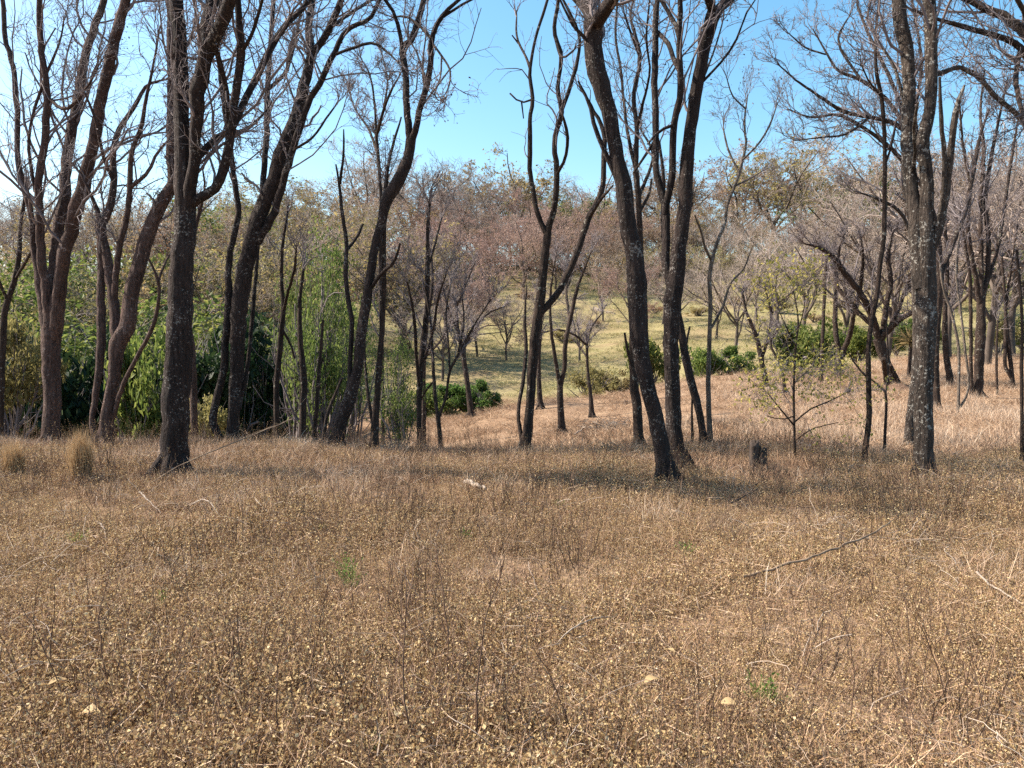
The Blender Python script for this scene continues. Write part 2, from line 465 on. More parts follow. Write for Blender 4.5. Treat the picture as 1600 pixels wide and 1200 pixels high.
def hero(name, label, cat, trunk, limbs, d=None, bark_m=None, twig_m=None, low=430, nb=1.0, dens=1.0, group=None, leaf=None, spread=.10, ext=3.0, sides=16, tw_r=.0042, seed=0, upw=.12, lmax=2.2):
    rng = np.random.default_rng(1000 + seed + int(trunk[0][0]))
    bark_m = bark_m or BARK_MID; twig_m = twig_m or TWIG
    if d is None: d = hit(trunk[0][0], trunk[0][1])[1]
    base = at(trunk[0][0], trunk[0][1], d)
    gz = float(ground_z(base[0], d))
    root = empty(name, (base[0], d, gz))
    O = np.array([base[0], d, gz])
    tag(root, label, cat, group)
    P, r, _ = densify(trunk, d, 0, .12)
    P = P - O
    if P[0, 2] > -.08:                       # stand it in the ground
        k = max(2, int((P[0, 2] + .1) / .1))
        dn = np.linspace(-.1, P[0, 2], k, endpoint=False)
        lean = (P[0] - P[2]) / max(1e-3, abs(P[0, 2] - P[2, 2])) * .6
        add = np.stack([P[0] + lean * (P[0, 2] - z) for z in dn]); add[:, 2] = dn
        P = np.concatenate([add, P]); r = np.concatenate([np.full(k, r[0]), r])
    flare = np.exp(-np.maximum(P[:, 2], 0) / .12)
    r = r * (1 + .38 * flare)
    off = P[0, :2].copy()
    P = P + np.concatenate([rng.normal(0, 1, (len(P), 2)) * r[:, None] * .05, np.zeros((len(P), 1))], 1)
    toplevel = trunk[-1][1] < 14
    if toplevel: P, r = extend(P, r, ext, rng)
    big = r.max() > .07
    g = Geo(); g.tubes(P[None], r[None], sides if big else 9, rough=.045 if big else .03, cap=True)
    if big:                                   # root buttresses
        r0 = r[np.argmin(np.abs(P[:, 2] - .1))]
        p0 = P[np.argmin(np.abs(P[:, 2] - .1))]
        for k in range(5):
            a = k * 1.2566 + rng.uniform(-.35, .35); dv = np.array([math.cos(a), math.sin(a), 0])
            q = np.stack([p0 + dv * r0 * .2 + [0, 0, .2], p0 + dv * r0 * .9 + [0, 0, .02], p0 + dv * r0 * 1.5 - [0, 0, .09], p0 + dv * r0 * rng.uniform(2.0, 2.7) - [0, 0, .22]])
            qr = r0 * np.array([.24, .32, .25, .1]) * rng.uniform(.8, 1.2)
            g.tubes(catmull(np.c_[q, qr], 9)[None, :, :3], catmull(np.c_[q, qr], 9)[None, :, 3], 8, rough=.05)
    g.build('trunk', bark_m, root)
    parents = [(P, r)]
    for L in limbs:
        dd = (rng.uniform(-1, 1) * spread) * d if not isinstance(L[0], (int, float)) else L[0]
        pts = L if not isinstance(L[0], (int, float)) else L[1:]
        d1 = d
        # limbs that start on another limb start at that limb's distance
        s = at(pts[0][0], pts[0][1], d) - O
        best = None
        for (PP, rr) in parents:
            scr = np.array([px_of(q + O) for q in PP])
            e = np.hypot(scr[:, 0] - pts[0][0], scr[:, 1] - pts[0][1]); k = int(np.argmin(e))
            if best is None or e[k] < best[0]: best = (e[k], PP[k][1] + d)
        if best[0] < 40: d1 = best[1]
        Q, q, _ = densify(pts, d1, dd, .12)
        Q = Q - O
        if len(Q) > 5:
            jit = rng.normal(0, 1, (len(Q), 3)) * q[:, None] * .10; jit[0] = 0
            Q = Q + jit
        if pts[-1][1] < 14: Q, q = extend(Q, q, ext * rng.uniform(.7, 1.1), rng)
        else: q = q * np.concatenate([np.ones(len(q) - len(q) // 3), np.linspace(1, .7, len(q) // 3)])
        g = Geo(); g.tubes(Q[None], q[None], 11 if q.max() > .04 else 7, rough=.03, cap=True)
        g.build('limb', bark_m, root)
        parents.append((Q, q))
    # side branches, twigs and fine twigs
    if dens > 0:
        B, Br = [], []
        for (PP, rr) in parents:
            scr = np.array([px_of(q + O)[1] for q in PP])
            ok = np.where(scr < low)[0]
            if len(ok) < 5: continue
            PP, rr = PP[ok], rr[ok]
            length = np.linalg.norm(np.diff(PP, axis=0), axis=1).sum()
            k = max(2, int(length * 2.4 * nb))
            idx = np.linspace(0, len(PP) - 1, 12); i0 = idx.astype(int); i1 = np.minimum(i0 + 1, len(PP) - 1); f = (idx - i0)[:, None]
            P12 = PP[i0] * (1 - f) + PP[i1] * f; r12 = rr[i0] * (1 - f[:, 0]) + rr[i1] * f[:, 0]
            b, br = spawn(P12[None], r12[None], k, N=8, t0=.05, ang=(25, 65), ratio=(.15, .4), rscale=.36, wig=.27, up=upw, lmin=.5, rng=rng, rmin=tw_r * 1.6)
            ln = np.linalg.norm(np.diff(b, axis=1), axis=-1).sum(1)
            sc = np.minimum(1, lmax / ln)[:, None, None]
            b = b[:, :1] + (b - b[:, :1]) * sc
            tb, tr = spawn(P12[None, 5:], r12[None, 5:], 5, N=8, t0=.8, ang=(8, 32), ratio=(.3, .6), rscale=.62, wig=.2, up=upw, lmin=.5, rng=rng, rmin=tw_r * 1.6)
            tl = np.linalg.norm(np.diff(tb, axis=1), axis=-1).sum(1)
            tb = tb[:, :1] + (tb - tb[:, :1]) * np.minimum(1, lmax / tl)[:, None, None]
            b = np.concatenate([b, tb]); br = np.concatenate([br, tr])
            br = np.minimum(br, .014 * d / 12 + .005)
            B.append(b); Br.append(br)
        if B:
            B = np.concatenate(B); Br = np.concatenate(Br)
            g = Geo()
            g.tubes(B, Br, 5)
            c1, r1 = spawn(B, Br, max(2, int(6 * dens)), N=6, t0=.15, ang=(20, 60), ratio=(.35, .7), rscale=.55, wig=.33, up=.08, lmin=.25, rng=rng, rmin=tw_r * 1.1)
            g.tubes(c1, r1, 3)
            c2, r2 = spawn(c1, r1, max(1, int(5 * dens)), N=4, t0=.15, ang=(20, 65), ratio=(.35, .7), rscale=.6, wig=.3, up=.05, lmin=.14, rng=rng, rmin=tw_r * .75)
            g.tubes(c2, r2, 3)
            # shrivelled pods and leaf stalks left on the twig ends
            ends = c2[rng.random(len(c2)) < .35][:, -1]
            g.leaves(ends + rng.normal(0, .02, ends.shape), rng.uniform(.02, .05, len(ends)))
            g.build('crown', twig_m, root)['kind'] = 'stuff'
            if leaf is not None:
                lm, share, size = leaf
                sel = np.concatenate([c2[:, 1:].reshape(-1, 3), c2[:, -1], c1[:, 2:].reshape(-1, 3)])
                sel = sel[rng.random(len(sel)) < share]
                g = Geo(); g.leaves(sel + rng.normal(0, .04, sel.shape), rng.uniform(size * .6, size * 1.3, len(sel)), up=.5)
                g.build('foliage', lm, root)['kind'] = 'stuff'
    BASES.append((base[0], d, r[0]))
    return root

LEAF_YEL = leafmat('leaf_yellow_green', [(0, (.26, .25, .05)), (.5, (.44, .39, .10)), (1, (.58, .47, .15))], .5)
LEAF_GRN = leafmat('leaf_green', [(0, (.06, .09, .022)), (.5, (.125, .165, .038)), (1, (.24, .26, .07))], .55, per_obj=.25)
LEAF_SHADED = leafmat('leaf_green_shaded', [(0, (.009, .022, .010)), (.6, (.02, .042, .016)), (1, (.045, .075, .022))], .3, per_obj=.2)  # shade under the ravine canopies put into the leaf colour
LEAF_BRI = leafmat('leaf_bright_green', [(0, (.05, .09, .022)), (.5, (.095, .165, .035)), (1, (.17, .24, .06))], .5, per_obj=.15)
LEAF_OLV = leafmat('leaf_olive', [(0, (.15, .125, .05)), (.5, (.25, .215, .085)), (1, (.35, .29, .12))], .5, per_obj=.25)
LEAF_RUST = leafmat('leaf_brown', [(0, (.16, .10, .055)), (.5, (.25, .165, .09)), (1, (.33, .235, .13))], .4, per_obj=.2)
LEAF_PNK = leafmat('leaf_pink', [(0, (.25, .16, .13)), (.5, (.35, .235, .19)), (1, (.43, .31, .25))], .4, per_obj=.15)

T = 'tree'
hero('bare_tree', 'leftmost tall bare tree, one trunk dividing at head height into four steep stems', T,
     [(80,690,31),(81,640,28),(81,593,28),(80,540,29),(81,480,27),(82,455,20)],
     [[.4,(78,535,24),(69,470,20),(61,430,16),(55,400,12),(47,327,10),(37,290,10),(27,240,9),(28,200,9),(25,150,9),(20,103,8),(10,67,8),(5,0,7)],
      [-.5,(79,520,22),(75,465,19),(68,425,16),(64,380,14),(62,333,13),(60,283,12),(67,240,12),(73,183,12),(72,127,10),(63,67,10),(62,0,9)],
      [.8,(82,520,22),(85,465,20),(86,400,18),(90,360,18),(100,317,19),(103,260,17),(112,207,17),(123,150,17),(132,93,14),(143,57,13),(162,0,11)],
      [-.9,(83,535,24),(93,465,22),(100,400,21),(110,360,22),(128,293,22),(143,240,19),(153,183,19),(167,117,18),(182,53,17),(197,0,15)],
      [(55,300,6),(45,220,5),(75,110,5),(95,60,4),(100,30,3)],
      [(72,150,6),(100,170,6),(140,130,4),(158,95,3)]],
     d=13, bark_m=BARK_FLARE, dens=.85, nb=.95)
hero('bare_tree', 'bare tree with several stems splayed from one foot, right of the leftmost tree', T,
     [(162,693,30),(168,647,22),(180,580,20),(187,530,27),(198,513,25),(205,463,24),(218,413,23),(233,360,23),(253,317,21),(270,287,18)],
     [[.3,(155,690,14),(144,667,10),(150,620,11),(157,547,15),(158,460,14),(157,380,12),(152,330,9),(140,300,7),(125,270,5)],
      [.6,(183,540,18),(176,463,16),(165,390,15),(160,353,13),(170,327,13),(178,287,11),(177,240,10),(187,200,9),(213,163,8),(230,133,7),(263,123,4)],
      [-.4,(178,470,12),(187,383,10),(200,333,9),(203,293,9),(207,233,8),(220,200,7),(227,160,6),(240,100,5),(250,40,4)],
      [.2,(270,287,18),(267,233,15),(267,167,14),(267,67,12),(265,0,11)],
      [-.7,(176,655,8),(193,600,8),(213,560,7),(240,507,7),(247,473,6),(247,440,6),(235,410,5),(228,395,4)],
      [(247,440,5),(258,410,4),(268,392,3)],
      [(178,287,7),(160,240,6),(150,190,5),(130,140,4)],
      [(203,293,7),(230,270,6),(245,240,5),(262,220,4)]],
     d=12, bark_m=BARK_FLARE, dens=.85, nb=.9)
hero('bare_tree', 'thickest dark trunk in the left half, speckled bark, standing on the foreground edge', T,
     [(272,742,50),(273,700,45),(276,613,46),(281,513,42),(287,380,35),(290,333,34),(286,260,27),(284,200,25),(283,130,25),(278,33,23),(275,0,23)],
     [[-.5,(291,335,26),(302,265,20),(307,200,20),(312,133,28),(321,85,32)],
      [.2,(321,88,24),(320,50,21),(333,0,20)],
      [-.4,(323,85,24),(335,60,21),(353,20,21),(359,0,20)],
      [-.6,(287,338,18),(300,315,17),(327,303,17),(348,270,16),(360,217,15),(367,150,14),(377,83,14),(373,33,12),(372,0,11)],
      [.7,(363,200,11),(380,163,12),(407,107,12),(443,43,11),(477,8,9)],
      [.9,(305,250,12),(325,228,12),(347,210,11),(380,205,8),(400,190,5),(425,160,4)],
      [.5,(335,70,9),(352,130,9),(358,190,9)],
      [(377,83,7),(395,50,6),(410,0,6)]],
     d=9.0, bark_m=BARK_DARK, sides=22, dens=1.0, nb=.8, low=330, ext=4)
hero('bare_tree', 'slim pinkish trunk half hidden behind the thickest dark left trunk', T,
     [(304,690,13),(303,640,13),(302,590,13),(300,550,12),(296,510,9),(296,440,8),(300,380,7),(312,330,6)],
     [[(312,330,5),(320,290,4),(316,260,3)]], d=14.5, bark_m=BARK_FLARE, dens=.7, low=480)
hero('bare_tree', 'tall bare tree with a twin foot, its heavy stems leaning up to the right', T,
     [(362,692,18),(366,640,20),(369,580,22),(375,480,26),(385,413,27),(403,345,26),(428,283,27),(443,233,26),(463,183,20),(475,133,18),(487,83,16)],
     [[.3,(352,692,14),(340,680,14),(349,580,13),(357,480,13),(359,400,11),(372,333,10),(364,267,9),(352,180,8),(343,110,7),(338,50,6),(345,0,5)],
      [.5,(487,85,13),(483,33,12),(488,0,11)],
      [-.4,(487,88,13),(495,77,12),(513,47,12),(527,17,11),(533,0,10)],
      [(513,45,7),(553,17,6),(580,0,5)],
      [-.6,(396,385,14),(423,345,13),(443,283,12),(463,217,12),(480,167,11),(503,123,10),(520,87,9),(547,43,8),(577,30,7),(593,0,6)],
      [(452,238,5),(490,213,4),(513,180,3.5),(530,157,3)],
      [(520,87,5),(557,73,5),(580,67,5),(607,83,4),(627,103,3)],
      [.8,(410,325,11),(412,267,10),(417,200,10),(418,133,9),(423,67,8),(427,0,7)],
      [(418,140,7),(440,120,7),(460,70,6),(470,20,5),(478,0,5)],
      [.6,(374,640,7),(385,580,7),(397,463,7),(402,400,6),(408,350,5)]],
     d=12.5, bark_m=BARK_DARK, dens=.9, nb=.85, low=380)
hero('bare_tree', 'curved trunk left of centre with grey lichen on its bowed foot', T,
     [(525,703,22),(532,663,21),(545,623,22),(558,580,18),(563,530,18),(571,480,18),(579,430,16),(587,380,15),(596,350,16),(603,317,20),(622,283,23),(637,250,18),(642,217,17)],
     [[.4,(642,222,13),(637,183,12),(635,150,12),(632,100,11),(628,73,11),(643,60,11),(653,33,10),(662,0,9)],
      [(629,78,7),(623,43,7),(610,10,6),(602,0,6)],
      [-.4,(643,220,13),(647,207,12),(657,167,11),(667,133,11),(673,100,10),(675,60,9),(687,30,8),(713,3,6)],
      [(675,62,6),(655,40,5),(630,25,4),(612,28,3)],
      [(675,67,4),(690,87,4),(703,110,3.5),(702,133,3),(690,157,2)],
      [(690,87,3),(688,120,3),(678,150,2)],
      [(690,28,5),(735,0,4),(760,-10,3)],
      [.2,(547,620,10),(547,563,8),(550,507,8),(543,463,8),(540,413,8),(542,390,7),(535,333,7),(530,287,6),(525,257,4)],
      [(531,288,5),(537,233,4),(537,202,3)],
      [(541,392,5),(560,367,5),(567,350,4)],
      [(601,325,7),(605,267,6),(613,230,5),(627,183,4)],
      [(580,450,7),(597,427,7),(613,413,6),(625,380,4)],
      [(618,285,6),(632,245,4),(640,235,3)]],
     d=11.5, bark_m=BARK_DARK, dens=.75, nb=.6, low=200)
hero('bare_tree', 'slender bare tree with a round crown of fine twigs behind the curved trunk', T,
     [(598,640,7),(596,520,7),(594,400,7),(596,330,6),(592,260,6),(588,212,6)],
     [[(588,215,5),(600,170,5),(612,140,4),(626,115,3)],[(590,240,5),(575,200,4),(555,170,3),(545,140,3)],[(588,214,4),(585,160,4),(575,110,3),(560,85,2)],[(600,170,4),(605,120,3),(595,80,2)]],
     d=21, dens=1.0, nb=1.6, low=300, tw_r=.007, lmax=2.0)
hero('slim_tree', 'thin straight trunk hung with climbers just right of the curved trunk', T,
     [(584,705,16),(587,647,12),(592,580,10),(597,513,9),(600,447,8),(600,380,7),(603,310,5),(606,260,4)],
     [[(588,690,7),(580,650,6),(572,590,5),(570,520,4),(574,470,3)]],
     d=11.6, dens=.55, nb=.8, low=560, lmax=.9, leaf=(LEAF_OLV, .25, .045))
hero('slim_tree', 'dark slim trunk with twin stems right of the climber-hung trunk', T,
     [(655,713,9),(655,650,9),(655,613,10),(660,547,11),(667,480,8),(668,413,8),(668,360,6),(672,310,5)],
     [[(656,610,7),(650,550,6),(649,520,6),(643,470,5),(636,440,4)],[(664,560,6),(676,520,5),(684,470,4),(700,420,3)],[(668,420,5),(680,380,4),(690,340,3)]],
     d=12.6, dens=.8, nb=1.2, low=540, lmax=1.1)
hero('slim_tree', 'pinkish slim trunk close behind the dark slim twin-stemmed one', T,
     [(662,676,9),(662,620,8),(663,560,7),(668,500,6),(676,440,5),(672,380,4)], [[(663,560,4),(690,530,4),(706,500,3)]],
     d=24, dens=.7, low=560, tw_r=.007)
hero('slim_tree', 'small bare tree forking low into a V, with thin spreading arms', T,
     [(690,712,7.5),(686,665,8),(684,645,8)],
     [[(684,650,7),(678,593,6),(675,530,5),(671,490,4),(662,440,3)],[(686,652,6),(697,620,5),(703,580,5),(720,547,4.5),(740,510,4),(767,467,3)],[(703,580,4),(700,530,3.5),(697,490,3),(705,440,2)],[(678,595,4),(660,620,3),(655,640,3)],[(716,550,3.5),(725,500,3),(722,460,2)]],
     d=12.2, dens=.75, nb=1.3, low=600, lmax=1.1)
hero('slim_tree', 'leaning bare tree beside the bright green bush in the gully', T,
     [(737,657,12),(733,620,10),(730,597,9),(722,547,8),(715,513,7),(712,470,5)],
     [[(723,550,5),(740,515,5),(762,490,4),(785,480,3)],[(716,520,5),(700,480,4),(690,440,3)],[(713,480,4),(730,440,3),(742,410,3)]],
     d=33, dens=.9, nb=1.6, low=560, tw_r=.010, lmax=2.6)
hero('bare_tree', 'crooked forked tree at centre, two snaking stems against the sky', T,
     [(821,700,24),(824,675,18),(827,647,16),(832,580,17),(836,530,18),(843,480,17),(848,430,15),(854,380,13),(856,364,13)],
     [[.3,(856,368,10),(847,353,9),(835,307,8),(828,267,8),(828,217,8),(828,187,7),(832,160,7),(828,113,6),(835,67,5),(848,23,5),(855,0,5)],
      [(829,110,5),(820,85,4),(810,67,4),(807,17,3)],
      [(833,155,4),(815,160,3),(797,146,3)],
      [(815,160,3),(818,185,2)],
      [(810,68,3),(800,55,2)],
      [-.4,(856,366,11),(867,317,10),(870,273,10),(867,217,9),(877,173,9),(872,143,7),(875,77,7),(868,60,7),(872,0,6)],
      [(877,175,7),(893,130,7),(903,93,6),(905,55,5),(890,20,5),(880,0,4)],
      [(869,275,6),(882,250,6),(885,200,6),(878,177,5)],
      [.5,(845,488,12),(870,460,12),(893,413,12),(907,380,11),(920,340,11),(940,300,10),(943,250,9),(942,200,8),(930,178,7),(915,150,6),(905,135,4)],
      [(922,338,7),(940,310,6),(958,290,4)],
      [(868,60,5),(880,90,4),(900,75,3)],
      [(816,693,8),(810,647,7),(817,597,7),(822,547,7),(820,497,6),(823,447,4)]],
     d=13, bark_m=BARK_MID, dens=.35, nb=.35, low=300, lmax=1.0)
hero('bare_tree', 'wishbone-forked small tree on the brown slope behind the crooked forked tree', T,
     [(878,675,13),(876,640,11),(875,597,10)],
     [[(875,602,8),(868,563,7),(862,523,6),(860,490,5),(862,440,4),(868,400,3)],[(876,603,9),(882,575,8),(883,540,8),(892,497,7),(903,447,6),(913,420,5),(925,390,3)],[(890,500,5),(885,460,4),(888,420,3)]],
     d=22, dens=.8, nb=1.0, low=520, tw_r=.007)
hero('bare_tree', 'small crooked tree with horizontal arms on the brown slope', T,
     [(925,648,9),(923,620,7),(918,575,5),(917,535,5)],
     [[(917,540,4),(900,525,4),(870,515,3),(848,520,3)],[(917,538,4),(925,510,3),(940,490,3)],[(918,560,3),(905,540,3),(895,500,2)]],
     d=27, dens=.8, nb=1.6, low=590, tw_r=.008)
hero('bare_tree', 'slim dark trunk behind the foot of the crooked forked tree', T,
     [(845,640,10),(842,600,8),(842,560,7),(845,500,6),(843,450,4)], [], d=31, dens=.8, low=560, nb=1.4, tw_r=.009)
hero('bare_tree', 'thick speckled trunk leaning left at right of centre', T,
     [(1045,762,42),(1041,735,34),(1036,713,30),(1028,663,28),(1013,613,27),(1004,563,28),(998,513,32),(995,447,32),(988,380,28),(984,367,28),(975,300,28),(961,233,25),(950,167,27),(934,117,33),(927,67,30),(928,33,33)],
     [[.5,(928,40,26),(920,15,24),(908,0,22)],[-.5,(929,40,26),(945,15,24),(956,0,22)],
      [(972,300,9),(955,260,9),(930,200,8),(920,160,7),(903,127,5)],
      [(932,90,9),(915,60,7),(895,40,5),(880,10,4)]],
     d=8.2, bark_m=BARK_DARK, sides=22, dens=.9, nb=.7, low=120, ext=4.5)
hero('bare_tree', 'black V-forked trunk close behind the thick left-leaning trunk', T,
     [(1064,730,30),(1058,695,27),(1053,663,27),(1050,580,27),(1048,513,28),(1052,463,30),(1058,425,28),(1062,380,25),(1069,333,23),(1073,267,23),(1080,200,20),(1089,133,20),(1102,67,20),(1117,17,24)],
     [[.3,(1117,20,16),(1128,8,15),(1140,0,14)],[-.2,(1115,22,14),(1107,0,13)],
      [.5,(1050,455,18),(1040,413,16),(1040,383,14),(1038,317,14),(1027,277,12),(1025,200,11),(1023,133,11),(1025,33,10),(1027,0,9)],
      [-.4,(1039,335,12),(1050,267,12),(1053,193,11),(1063,150,11),(1062,83,10),(1062,0,9)],
      [(1061,110,8),(1053,92,8),(1043,67,8),(1020,43,6)],
      [(1061,60,8),(1057,43,8),(1045,20,7),(1033,0,7)],
      [(1098,128,5),(1127,97,4),(1150,63,4),(1158,43,3),(1172,10,3),(1180,0,2)],
      [(1102,115,4),(1120,67,3),(1130,30,3)],
      [(1026,215,6),(1010,240,5),(990,270,4)],
      [(1053,195,6),(1030,205,5),(1012,225,4)]],
     d=9.4, bark_m=BARK_DARK, sides=20, dens=.6, nb=.55, low=330, ext=4)
hero('bare_tree', 'many-stemmed bare tree framed between the leaning trunk and the V-forked trunk', T,
     [(999,697,20),(997,665,17),(996,647,17),(990,580,14),(990,520,13),(996,450,12),(1000,400,11),(998,317,10),(993,267,10)],
     [[(993,270,8),(995,200,8),(990,150,7),(1000,87,7),(993,57,6),(985,20,4),(990,0,4)],
      [(997,310,7),(1010,280,6),(1020,240,5),(1000,200,4)],
      [(992,260,7),(982,215,6),(975,160,5),(970,110,5),(962,60,4),(965,0,4)],
      [(995,200,6),(1005,160,5),(1015,115,4),(1010,60,4),(1015,0,3)],
      [(1000,90,5),(985,50,4),(975,20,3)],
      [(1000,330,6),(1015,300,5),(1018,280,4)],
      [(990,580,6),(980,545,5),(976,520,4)]],
     d=12.5, dens=.7, nb=1.1, low=300, lmax=1.2)
hero('slim_tree', 'bowed dark stem bending left, ringed by a pale band, right of the V-forked trunk', T,
     [(1102,714,13),(1098,680,12),(1093,647,13),(1080,597,14),(1070,553,14),(1063,507,11),(1052,455,10),(1040,410,8),(1035,340,7),(1037,280,6),(1030,220,4)],
     [[(1075,580,5),(1072,540,4),(1078,510,3)]], d=12, bark_m=BARK_DARK, dens=.6, nb=.6, low=330)
hero('slim_tree', 'pale slender tree with a wavy stem and wide fine crown, right of the V-forked trunk', T,
     [(1112,710,11),(1109,670,10),(1107,630,9),(1108,547,8),(1110,480,7.5),(1110,420,7.5),(1114,400,7)],
     [[(1112,408,5),(1103,390,5),(1095,360,4),(1085,335,3)],[.6,(1113,405,6),(1120,380,6),(1132,350,5.5),(1137,317,5),(1150,287,5),(1157,260,5),(1165,230,4.5),(1163,190,4),(1168,150,3)],
      [(1112,512,4.5),(1130,477,4.5),(1143,440,4),(1160,423,3.5),(1175,385,2.5)],[(1155,270,4),(1140,240,3.5),(1130,200,3)],[(1160,250,4),(1185,225,3.5),(1205,190,3),(1215,160,2)],[(1150,290,3.5),(1170,280,3),(1195,265,2)],[(1165,170,3),(1145,150,2.5),(1135,120,2)]],
     d=12.3, bark_m=BARK_GREY, dens=.75, nb=1.0, low=330, lmax=.9, tw_r=.003)
hero('slim_tree', 'short thin stem between the bowed stem and the V-forked trunk', T,
     [(1083,713,5),(1082,680,5),(1081,645,4),(1083,600,3)], [], d=12, dens=0)
hero('sapling', 'spindly sapling with yellow-green leaves left of the lichened twin trunk', 'sapling',
     [(1242,727,4.5),(1241,670,4.5),(1240,613,4),(1243,547,3.5),(1247,497,3),(1240,455,2)],
     [[.2,(1241,660,3),(1265,640,2.5),(1300,625,2),(1325,612,1.5)],[-.3,(1241,665,3),(1220,640,2.5),(1200,615,2)],[.4,(1240,600,3),(1255,585,2),(1285,580,1.5)],[(1243,540,2.5),(1228,510,2),(1215,480,1.5)],[(1245,520,2.5),(1255,490,2),(1258,460,1.5)],[-.3,(1241,650,2.5),(1225,655,2),(1198,650,1.5)],[(1241,690,2),(1265,672,2),(1310,660,1.5)]],
     d=10.1, dens=.9, nb=3, low=690, lmax=.5, tw_r=.0022, leaf=(LEAF_YEL, .42, .05), upw=0)
hero('bare_tree', 'slim crooked tree with one long wavy stem, left of the lichened twin trunk', T,
     [(1348,737,11),(1352,700,10),(1357,663,10),(1357,587,9),(1358,530,8),(1363,497,8),(1370,463,8),(1375,413,8),(1380,380,8),(1382,300,7.5),(1382,217,7),(1377,150,7),(1370,117,6),(1368,60,5),(1374,0,4)],
     [[(1357,592,4),(1337,570,3),(1325,550,2)],[(1382,260,4),(1395,220,3.5),(1400,190,3)],[(1377,150,4),(1360,130,3),(1345,100,2.5)],[(1381,225,3.5),(1365,200,3),(1350,180,2)]],
     d=9.8, dens=.45, nb=.6, low=420, lmax=1.0)
hero('slim_tree', 'dead thin bough bent down to the grass beside the slim crooked tree', T,
     [(1383,675,5),(1384,650,5),(1385,625,4),(1383,610,4)],[[(1383,612,4),(1370,600,3.5),(1358,590,3)],[(1384,615,3),(1388,580,3),(1386,520,2.5),(1384,470,2)]], d=12, dens=0)
hero('bare_tree', 'pale lichen-blotched twin trunk standing at right on the foreground edge', T,
     [(1444,757,34),(1444,720,32),(1444,680,32),(1443,613,31),(1444,580,30),(1446,513,34),(1447,447,33),(1447,400,30),(1448,333,24),(1447,267,21),(1443,213,21),(1452,180,19),(1455,140,19),(1455,83,20),(1455,43,20),(1452,0,20)],
     [[.3,(1440,450,26),(1434,400,25),(1430,333,23),(1423,283,22),(1418,233,21),(1418,187,21),(1420,133,21),(1417,80,22),(1407,33,22),(1405,0,22)],
      [-.3,(1452,400,16),(1461,377,16),(1473,333,15),(1480,283,13),(1488,217,11),(1493,173,11),(1507,133,5)],
      [(1462,370,9),(1470,330,8),(1476,260,8),(1470,180,7),(1468,120,6)],
      [(1423,275,7),(1430,240,6),(1428,200,6),(1434,160,5)],
      [(1455,120,8),(1480,110,7),(1500,105,7),(1520,118,5)],
      [(1418,190,8),(1408,140,6),(1395,100,5),(1375,70,3)]],
     d=8.4, bark_m=BARK_PALE, sides=22, dens=.7, nb=.6, low=200, ext=4.5)
hero('bare_tree', 'rough trunk half hidden behind the left side of the lichened twin trunk', T,
     [(1420,697,17),(1423,650,15),(1430,580,13),(1432,513,13),(1430,440,12),(1428,380,10),(1420,330,8),(1410,290,7)],
     [[(1428,385,7),(1405,330,6),(1370,310,5),(1340,300,4)]], d=13.5, bark_m=BARK_PALE, dens=.8, nb=1.0, low=340)
hero('bare_tree', 'bare tree behind the lichened twin trunk, broad purplish crown spreading left over the sky', T,
     [(1465,642,12),(1463,600,11),(1462,547,12),(1466,470,13),(1468,430,13),(1462,360,12),(1448,300,11),(1440,250,10)],
     [[-1.5,(1441,255,9),(1425,220,8),(1400,195,8),(1360,183,7),(1320,175,6.5),(1280,150,5),(1250,130,4.5),(1215,100,3)],
      [1.,(1440,250,8),(1410,190,7),(1380,150,6),(1345,125,6),(1310,110,5),(1290,80,4),(1270,45,3)],
      [-1.,(1448,300,8),(1400,240,7),(1350,200,6),(1310,180,5),(1265,183,4),(1230,170,3)],
      [1.5,(1425,220,6),(1390,120,6),(1360,60,5),(1340,10,4)],
      [2,(1470,430,9),(1487,385,9),(1507,333,8),(1520,273,7),(1530,220,6),(1545,170,4)],
      [-2,(1360,183,4),(1320,210,4),(1280,215,3),(1240,220,2)],
      [1.5,(1440,260,6),(1430,180,6),(1440,100,5),(1430,30,4),(1425,0,4)],
      [.5,(1345,125,5),(1310,60,4),(1330,20,3)],
      [-.6,(1290,85,3),(1260,75,3),(1230,50,2)]],
     d=21, dens=.95, nb=1.7, low=380, tw_r=.006, lmax=2.8, sides=12, seed=3)
hero('bare_tree', 'bare tree rooted beyond the right edge, thick limbs arching in at top right', T,
     [(1690,700,44),(1682,600,38),(1672,480,34),(1664,380,32),(1655,280,30),(1648,200,26)],
     [[.5,(1650,215,20),(1625,110,18),(1600,50,17),(1565,25,15),(1540,12,13),(1505,-5,11)],
      [-.3,(1655,280,16),(1620,130,13),(1590,70,11),(1550,55,10),(1500,40,9),(1460,28,7),(1425,15,5)],
      [.4,(1660,330,14),(1620,230,10),(1595,185,9),(1550,145,8),(1525,115,7),(1502,105,6),(1470,118,4)],
      [-.6,(1652,260,12),(1640,120,10),(1610,40,8),(1590,0,8)],
      [(1595,72,8),(1588,130,8),(1600,190,7)]],
     d=9.5, bark_m=BARK_MID, dens=1.0, nb=1.1, low=300)
